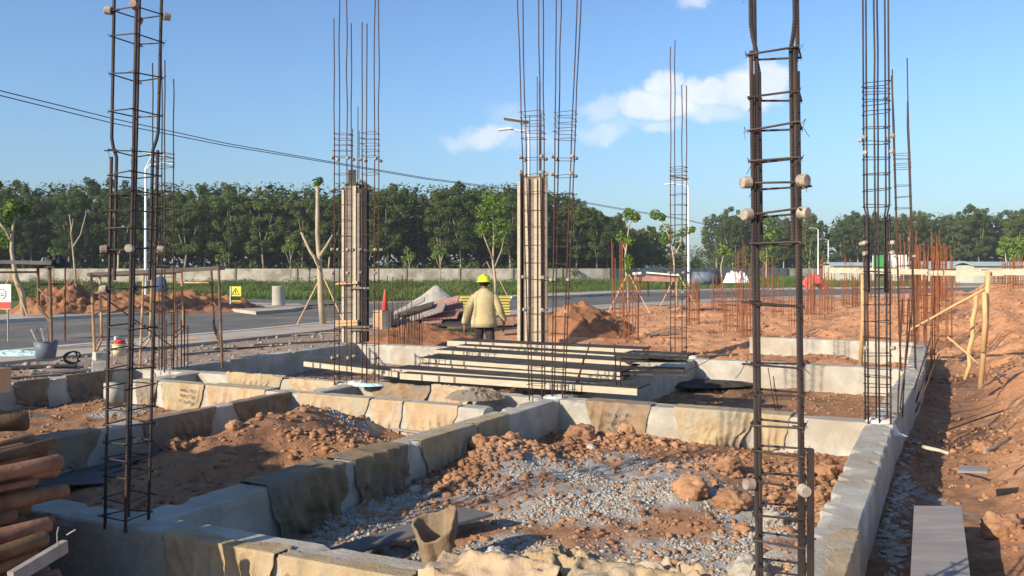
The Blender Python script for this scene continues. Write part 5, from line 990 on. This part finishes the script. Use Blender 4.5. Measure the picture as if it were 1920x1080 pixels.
# ------------------------------------------------------------------ grass
def grass(region, n, h0, h1, w, label, m='grass', seed=1):
    rd = np.random.default_rng(seed); pts = region(rd, n); x, y = pts[:, 0], pts[:, 1]; h = rd.uniform(h0, h1, len(x))*(.15+1.7*fbm(x*.14, y*.14, 3, 4)**1.3); a = rd.uniform(0, np.pi, len(x)); dx = np.cos(a)*w; dy = np.sin(a)*w; z = H(x, y)-.02
    lx = rd.normal(size=len(x))*h*.25; q = np.stack([np.stack([x-dx, y-dy, z], 1), np.stack([x+dx, y+dy, z], 1), np.stack([x+lx+dx*.2, y+dy*.2, z+h], 1), np.stack([x+lx-dx*.2, y-dy*.2, z+h], 1)], 1)
    o_ = bpy.data.objects.new('grass', leafmesh('grass', [q.reshape(-1, 3)], M[m])); col.objects.link(o_); tag(o_, label, 'grass', kind='stuff')
def reg1(rd, n):
    y = 48+52*rd.random(n)**1.3; x = rd.uniform(-.62, .5, n)*y; _, dn, df = road_mask(x, y); wy = np.interp(x, [p[0] for p in WP], [p[1] for p in WP])
    return np.stack([x, y], 1)[(df > 2.6)&(y < wy-.5)&~((x < -10)&(y < 50+.0*x)&(x > -26))]
grass(reg1, 100000, .2, .62, .03, 'tall green grass between the road and the long wall')
def reg2(rd, n):
    y = 60+80*rd.random(n); x = rd.uniform(.05, .35, n)*y; _, dn, df = road_mask(x, y); wy = np.interp(x, [p[0] for p in WP], [p[1] for p in WP]); return np.stack([x, y], 1)[(df > 2.2)&(y < wy-.5)]
grass(reg2, 35000, .2, .7, .035, 'bright rough grass beyond the road on the right', seed=2)
q = G(835, 618, .1)
def reg3(rd, n): return np.stack([-1.55+rd.normal(size=n)*.28, 20.6+rd.normal(size=n)*.15], 1)
grass(reg3, 900, .15, .4, .012, 'dark green weed tuft in front of the panel heap', seed=3)
# ------------------------------------------------------------------ clods and rubble
ico = bmesh.new(); bmesh.ops.create_icosphere(ico, subdivisions=1, radius=1); IV = np.array([v.co[:] for v in ico.verts]); IF = np.array([[v.index for v in f.verts] for f in ico.faces]); ico.free()
def scatter(name, label, xy, s, m, seed, sink=.25, flat=.75, cat='rubble'):
    rd = np.random.default_rng(seed); n = len(xy); k = len(IV); z = H(xy[:, 0], xy[:, 1]); v = IV[None]*(1+rd.uniform(-.5, .45, (n, k, 1))); v = v*s[:, None, None]*np.stack([rd.uniform(.7, 1.3, n), rd.uniform(.7, 1.3, n), rd.uniform(.5, 1, n)*flat+.1], 1)[:, None]
    a = rd.uniform(0, 6.28, n); c, sn = np.cos(a)[:, None], np.sin(a)[:, None]; x = v[..., 0]*c-v[..., 1]*sn; y = v[..., 0]*sn+v[..., 1]*c
    p = np.stack([x+xy[:, 0:1], y+xy[:, 1:2], v[..., 2]+(z+s*sink*1.0)[:, None]], -1).reshape(-1, 3); f = (IF[None]+(np.arange(n)*k)[:, None, None]).reshape(-1, 3)
    me = bpy.data.meshes.new(name); me.vertices.add(len(p)); me.vertices.foreach_set('co', p.ravel()); me.loops.add(f.size); me.loops.foreach_set('vertex_index', f.ravel()); me.polygons.add(len(f)); me.polygons.foreach_set('loop_start', np.arange(len(f))*3); me.polygons.foreach_set('loop_total', np.full(len(f), 3)); me.update(calc_edges=True)
    me.materials.append(M[m]); o_ = bpy.data.objects.new(name, me); col.objects.link(o_); tag(o_, label, cat, kind='stuff')
def clear(xy, marg=.04):
    ok = np.ones(len(xy), bool)
    for (p0, p1) in beams: ok &= segdist(xy[:, 0], xy[:, 1], p0, p1) > HW+marg
    return xy[ok]
rd = np.random.default_rng(55)
n = 42000; Y = 3+13*rd.random(n)**1.5; X = rd.uniform(-.68, .68, n)*Y; xy = clear(np.stack([X, Y], 1)); dens = fbm(xy[:, 0]*.9, xy[:, 1]*.9, 77); xy = xy[rd.random(len(xy)) < (sstep(.3, .62, dens)+.15)*np.where(side(xy[:, 0], xy[:, 1], NN, D) > .6, .2, 1)]
s = .006+.012*rd.random(len(xy))**4*2.2; scatter('dirt_crumbs', 'orange earth crumbs strewn over the pits and bank', xy, s, 'clod', 5, cat='earth crumbs')
n = 9000; Y = 14+26*rd.random(n); X = rd.uniform(.0, .68, n)*Y; xy = clear(np.stack([X, Y], 1)); _, dn, _2 = road_mask(xy[:, 0], xy[:, 1]); xy = xy[dn < -1.2]; s = .014+.06*rd.random(len(xy))**5; scatter('field_clods', 'orange clods strewn over the field of starter bars', xy, s, 'clod', 15, cat='earth clods')
n = 2500; Y = 12+14*rd.random(n); X = -rd.uniform(.1, .65, n)*Y; xy = clear(np.stack([X, Y], 1)); _, dn, _2 = road_mask(xy[:, 0], xy[:, 1]); xy = xy[dn < -2.6]; s = .012+.05*rd.random(len(xy))**3; scatter('ground_litter', 'grey brown stones and crumbs on the ground left of the foundation', xy, s, 'litter', 16, cat='stones')
# ridges of clods along pit1 upper-left and mound
def px_pts(lst, n, z, rd):
    out = []
    for (x, y, rx, ry, w) in lst:
        m_ = int(n*w); a = rd.normal(size=(m_, 2)); out += [tuple(G(x+p[0]*rx, max(560, y+p[1]*ry), z)[:2]) for p in a]
    return np.array(out)
xy = clear(px_pts([(900,860,60,14,.22),(1000,850,60,12,.15),(1090,815,50,10,.12),(860,900,40,12,.08),(560,800,60,16,.1),(1530,890,40,40,.12),(1540,950,20,40,.08),(600,860,60,12,.05),(1200,830,60,8,.05),(1350,880,60,16,.06),(1870,820,60,30,.05)], 6500, .12, rd), .03)
s = .007+.042*rd.random(len(xy))**3.5; scatter('dirt_clods', 'mid sized orange earth clods heaped along the beams', xy, s, 'clod', 6, cat='earth clods')
g = [(x, y, rx*.5, ry*.5, .1*rx*ry/6000+.03) for (x, y, rx, ry) in GREY]
xy = clear(px_pts(g, 21000, .12, rd), .03); nf_ = fbm(xy[:, 0]*3.4, xy[:, 1]*3.4, 111); xy = xy[rd.random(len(xy)) < sstep(.42, .62, 1-nf_)]; s = .004+.013*rd.random(len(xy))**3; scatter('mortar_rubble', 'pale grey broken mortar strewn in the pits', xy, s, 'rubble', 7)
xy = clear(px_pts([(1690,860,12,40,.3),(1672,980,14,50,.4),(1705,760,8,30,.2)], 420, .0, rd), .03); s = .012+.04*rd.random(len(xy))**2; scatter('mortar_flakes', 'grey mortar flakes in the trench beside the right beam', xy, s, 'rubble', 8, flat=.3)
# large single clods
def clod(px, py, r_, label, z=.12, m='clod', seed=0):
    q = G(px, py, z); bm = bmesh.new(); bmesh.ops.create_icosphere(bm, subdivisions=4, radius=1); rd = np.random.default_rng(seed); v = np.array([x.co[:] for x in bm.verts])
    n1 = fbm(v[:, 0]*1.8+seed, v[:, 1]*1.8+v[:, 2]*1.3, seed, 4); n2 = fbm(v[:, 2]*5+seed, v[:, 0]*5-v[:, 1]*4, seed+3, 4); v = v*(0.65+.7*n1+.5*(n2-.5)-.12*(1-np.abs(2*fbm(v[:, 0]*3+v[:, 2]*2, v[:, 1]*3, seed+7, 4)-1))**3)[:, None]*r_*np.array([1.1, 1, .85]); f = [[x.index for x in fc_.verts] for fc_ in bm.faces]; bm.free()
    zz = Hs(q.x, q.y)+r_*.35; tag(MB().add(v+np.array([q.x, q.y, zz]), f).build('earth_clod' if m == 'clod' else 'mortar_lump', M[m], None, smooth=True), label, 'clod' if m == 'clod' else 'mortar lump')
for k, (x, y, r_, l) in enumerate(((1295,950,.13,'rounded orange clod left of the pair in the rubble'),(1372,965,.13,'orange clod with cracks beside the largest cage'),(1365,890,.11,'orange clod behind the pair near the largest cage'),(1090,822,.15,'large earth clod below the tan burlap'),(1180,815,.11,'earth clod at the foot of the printed burlap'),(960,855,.10,'earth clod on the ridge beside the diagonal beam'),(900,870,.09,'reddish clod low on the ridge by the diagonal beam'),(1545,880,.10,'earth clod against the right beam'),(1530,930,.09,'shaded clod between the largest cage and the right beam'),(330,868,.09,'dark clod in the shade right of the near left cage'),(345,885,.06,'small dark clod under the shaded one'),(1845,830,.10,'clod on the right bank'),(1395,1000,.06,'small clod left of the largest cage foot'),(440,860,.08,'clod in the shade of the left pit'),(1880,985,.13,'dark lump at the lower right edge'))): clod(x, y, r_, l, seed=200+k)
for k, (x, y, r_, l) in enumerate(((1405,1075,.11,'pale fibrous mortar lump at the foot of the largest cage'),(1290,1075,.07,'pale mortar lump beside the burlap at the bottom'),(1110,842,.045,'whitish stone beside the large clod'),(930,1050,.07,'white mortar lump right of the dark grey sack'),(1450,985,.08,'grey mortar lump behind the largest cage'),(780,920,.05,'white mortar lump in the lit gap'))): clod(x, y, r_, l, m='rubble', seed=300+k)
# mortar crust at column feet
for k, (p, l) in enumerate(((C, 'white mortar crust around the foot of the corner cage'), (B, 'white mortar crust around the central cage feet'), (E, 'white mortar crust around the paired cage feet'), (FN, 'mortar crust around the foot of the cage by the lamp post'))):
    n = 26; g_ = np.linspace(-1, 1, n); a, b = np.meshgrid(g_, g_, indexing='ij'); z = ZB+.006+.035*fbm(a*5+k, b*5, 400+k, 4)*sstep(1.1, .3, np.hypot(a, b)+.3*(fbm(a*2, b*2, 420+k)-.5))
    tag(MB().grid(np.stack([p.x+a*.2, p.y+b*.17, z-.12*sstep(.55, 1.0, np.hypot(a, b))], -1)).build('mortar_crust', M['concw'], None, smooth=True), l, 'mortar')
print('objects', len(col.objects))

# loose timber and debris on the ground
DG = 'loose offcuts on the ground left of the foundation'
dl = [(430,632,1.6,.2,.05,'timberg','long weathered plank on the pavement behind the scaffold'),(520,628,2.2,.12,.1,'timber','pale plank lying along the pavement left of the pruned young tree'),(560,640,2.4,.18,.16,'timberg','grey plank lying beside the pale one on the pavement'),(470,646,1.8,.1,.25,'film','black board on the soil behind the far beam'),(380,655,1.2,.14,.4,'timberg','short grey plank near the scaffold foot'),
(330,640,1.0,.1,-.2,'plyor','orange plank piece beyond the bunch of starter bars'),(130,690,1.3,.3,.1,'darkboard','dark board on the ground right of the tool tub'),(60,684,1.5,.35,-.1,'film','black board lying in front of the tool tub'),(40,700,1.3,.12,.2,'timberg','grey plank at the left edge below the cyan sheet'),(165,650,1.6,.12,.15,'timber','pale plank on the road edge by the scaffold leg'),
(590,622,1.4,.1,-.1,'timber','short pale plank at the foot of the pruned young tree'),(640,618,1.0,.2,.3,'plyred','reddish board left of the slim boxed column'),(975,625,1.3,.2,.2,'timberg','grey board on the soil right of the worker'),(955,610,1.0,.2,-.3,'film','black board behind the worker on the right'),(1120,620,.8,.1,.2,'timber','pale offcut on the soil right of the wide boxed column'),
(1340,665,1.4,.08,.1,'timberg','thin grey plank on the orange soil behind the cross beam'),(1240,640,1.0,.08,-.2,'trunk','dark branch like offcut on the orange soil'),(1420,650,.8,.1,.4,'film','dark scrap behind the largest cage')]
for (x, y, L_, w, a, m, l) in dl:
    z_ = .1 if y > 640 else .06; q = G(x, y, z_); q.z = Hs(q.x, q.y)+.03; dn = float(road_mask(np.array([q.x]), np.array([q.y]))[1][0])
    if dn > -2.6: q.z = max(q.z, .115)
    tag(MB().box(q, (L_, w, .03), rz=a+.5, ry=random.uniform(-.02, .02)).build('offcut', M[m], None, bevel=.003), l, 'offcut', DG)
for k, (x, y, rx, rz, h, l) in enumerate(((1170,728,.30,.5,.10,'black plastic sheet crumpled on the pit floor under the board ends'),(1330,722,.35,.2,.06,'dark crumpled plastic lying on the pit floor by the black sheet'))):
    q = G(x, y, .1); o_ = heap_cloth(q.x, q.y, .1, rx*2, .35, h, l, 'burlap', 130+k, rz=rz, nm='plastic_scrap'); o_.data.materials[0] = M['film']; o_['category'] = 'plastic sheet'; del o_['group']
# wires sticking out
for k, (x0, y0, z0, x1, y1, Y1, l) in enumerate(((1275,700,.45,1360,655,12.6,'thin wire springing up by the far beam corner'),(1380,708,.3,1402,672,11.5,'thin wire curving from the black sheet'),(1455,770,.2,1440,690,8.3,'thin bar standing right behind the largest cage'),(1462,775,.2,1450,705,8.3,'second thin bar standing behind the largest cage'))):
    stick(G(x0, y0, z0), P(x1, y1, Y1), .005, 'rustd', l, 'wire', 'wire', sag=.03)

# ------------------------------------------------------------------ air
hm_ = bpy.data.materials.new('haze'); hm_.use_nodes = True; nt = hm_.node_tree; nt.nodes.remove(nt.nodes['Principled BSDF'])
pv = nt.nodes.new('ShaderNodeVolumePrincipled'); pv.inputs['Density'].default_value = .00042; pv.inputs['Color'].default_value = (.80, .88, .97, 1); pv.inputs['Anisotropy'].default_value = .0; nt.links.new(pv.outputs[0], nt.nodes['Material Output'].inputs['Volume'])
hb_ = MB().box((0, 780, 6.5), (12000, 1700, 17)).build('haze', hm_); tag(hb_, 'thin pale haze over the whole site', 'haze', kind='stuff')

vs = []; cs = []; rs = []
for k in range(220):
    y_ = random.uniform(52, 99); x_ = random.uniform(-.6, .12)*y_; d3 = float(road_mask(np.array([x_]), np.array([y_]))[2][0])
    if d3 < 4 or (x_ > -26 and x_ < -8 and y_ < 62): continue
    w = random.uniform(.2, .7); cs.append((x_, y_, w*.6)); rs.append((w*1.4, w, w*.8))
leafcloud(vs, cs, rs, len(cs)*70, .11, np.random.default_rng(77)); o_ = bpy.data.objects.new('weeds', leafmesh('weeds', vs, M['leaf'])); col.objects.link(o_); tag(o_, 'ragged weed clumps standing in the grass before the long wall', 'weeds', kind='stuff')
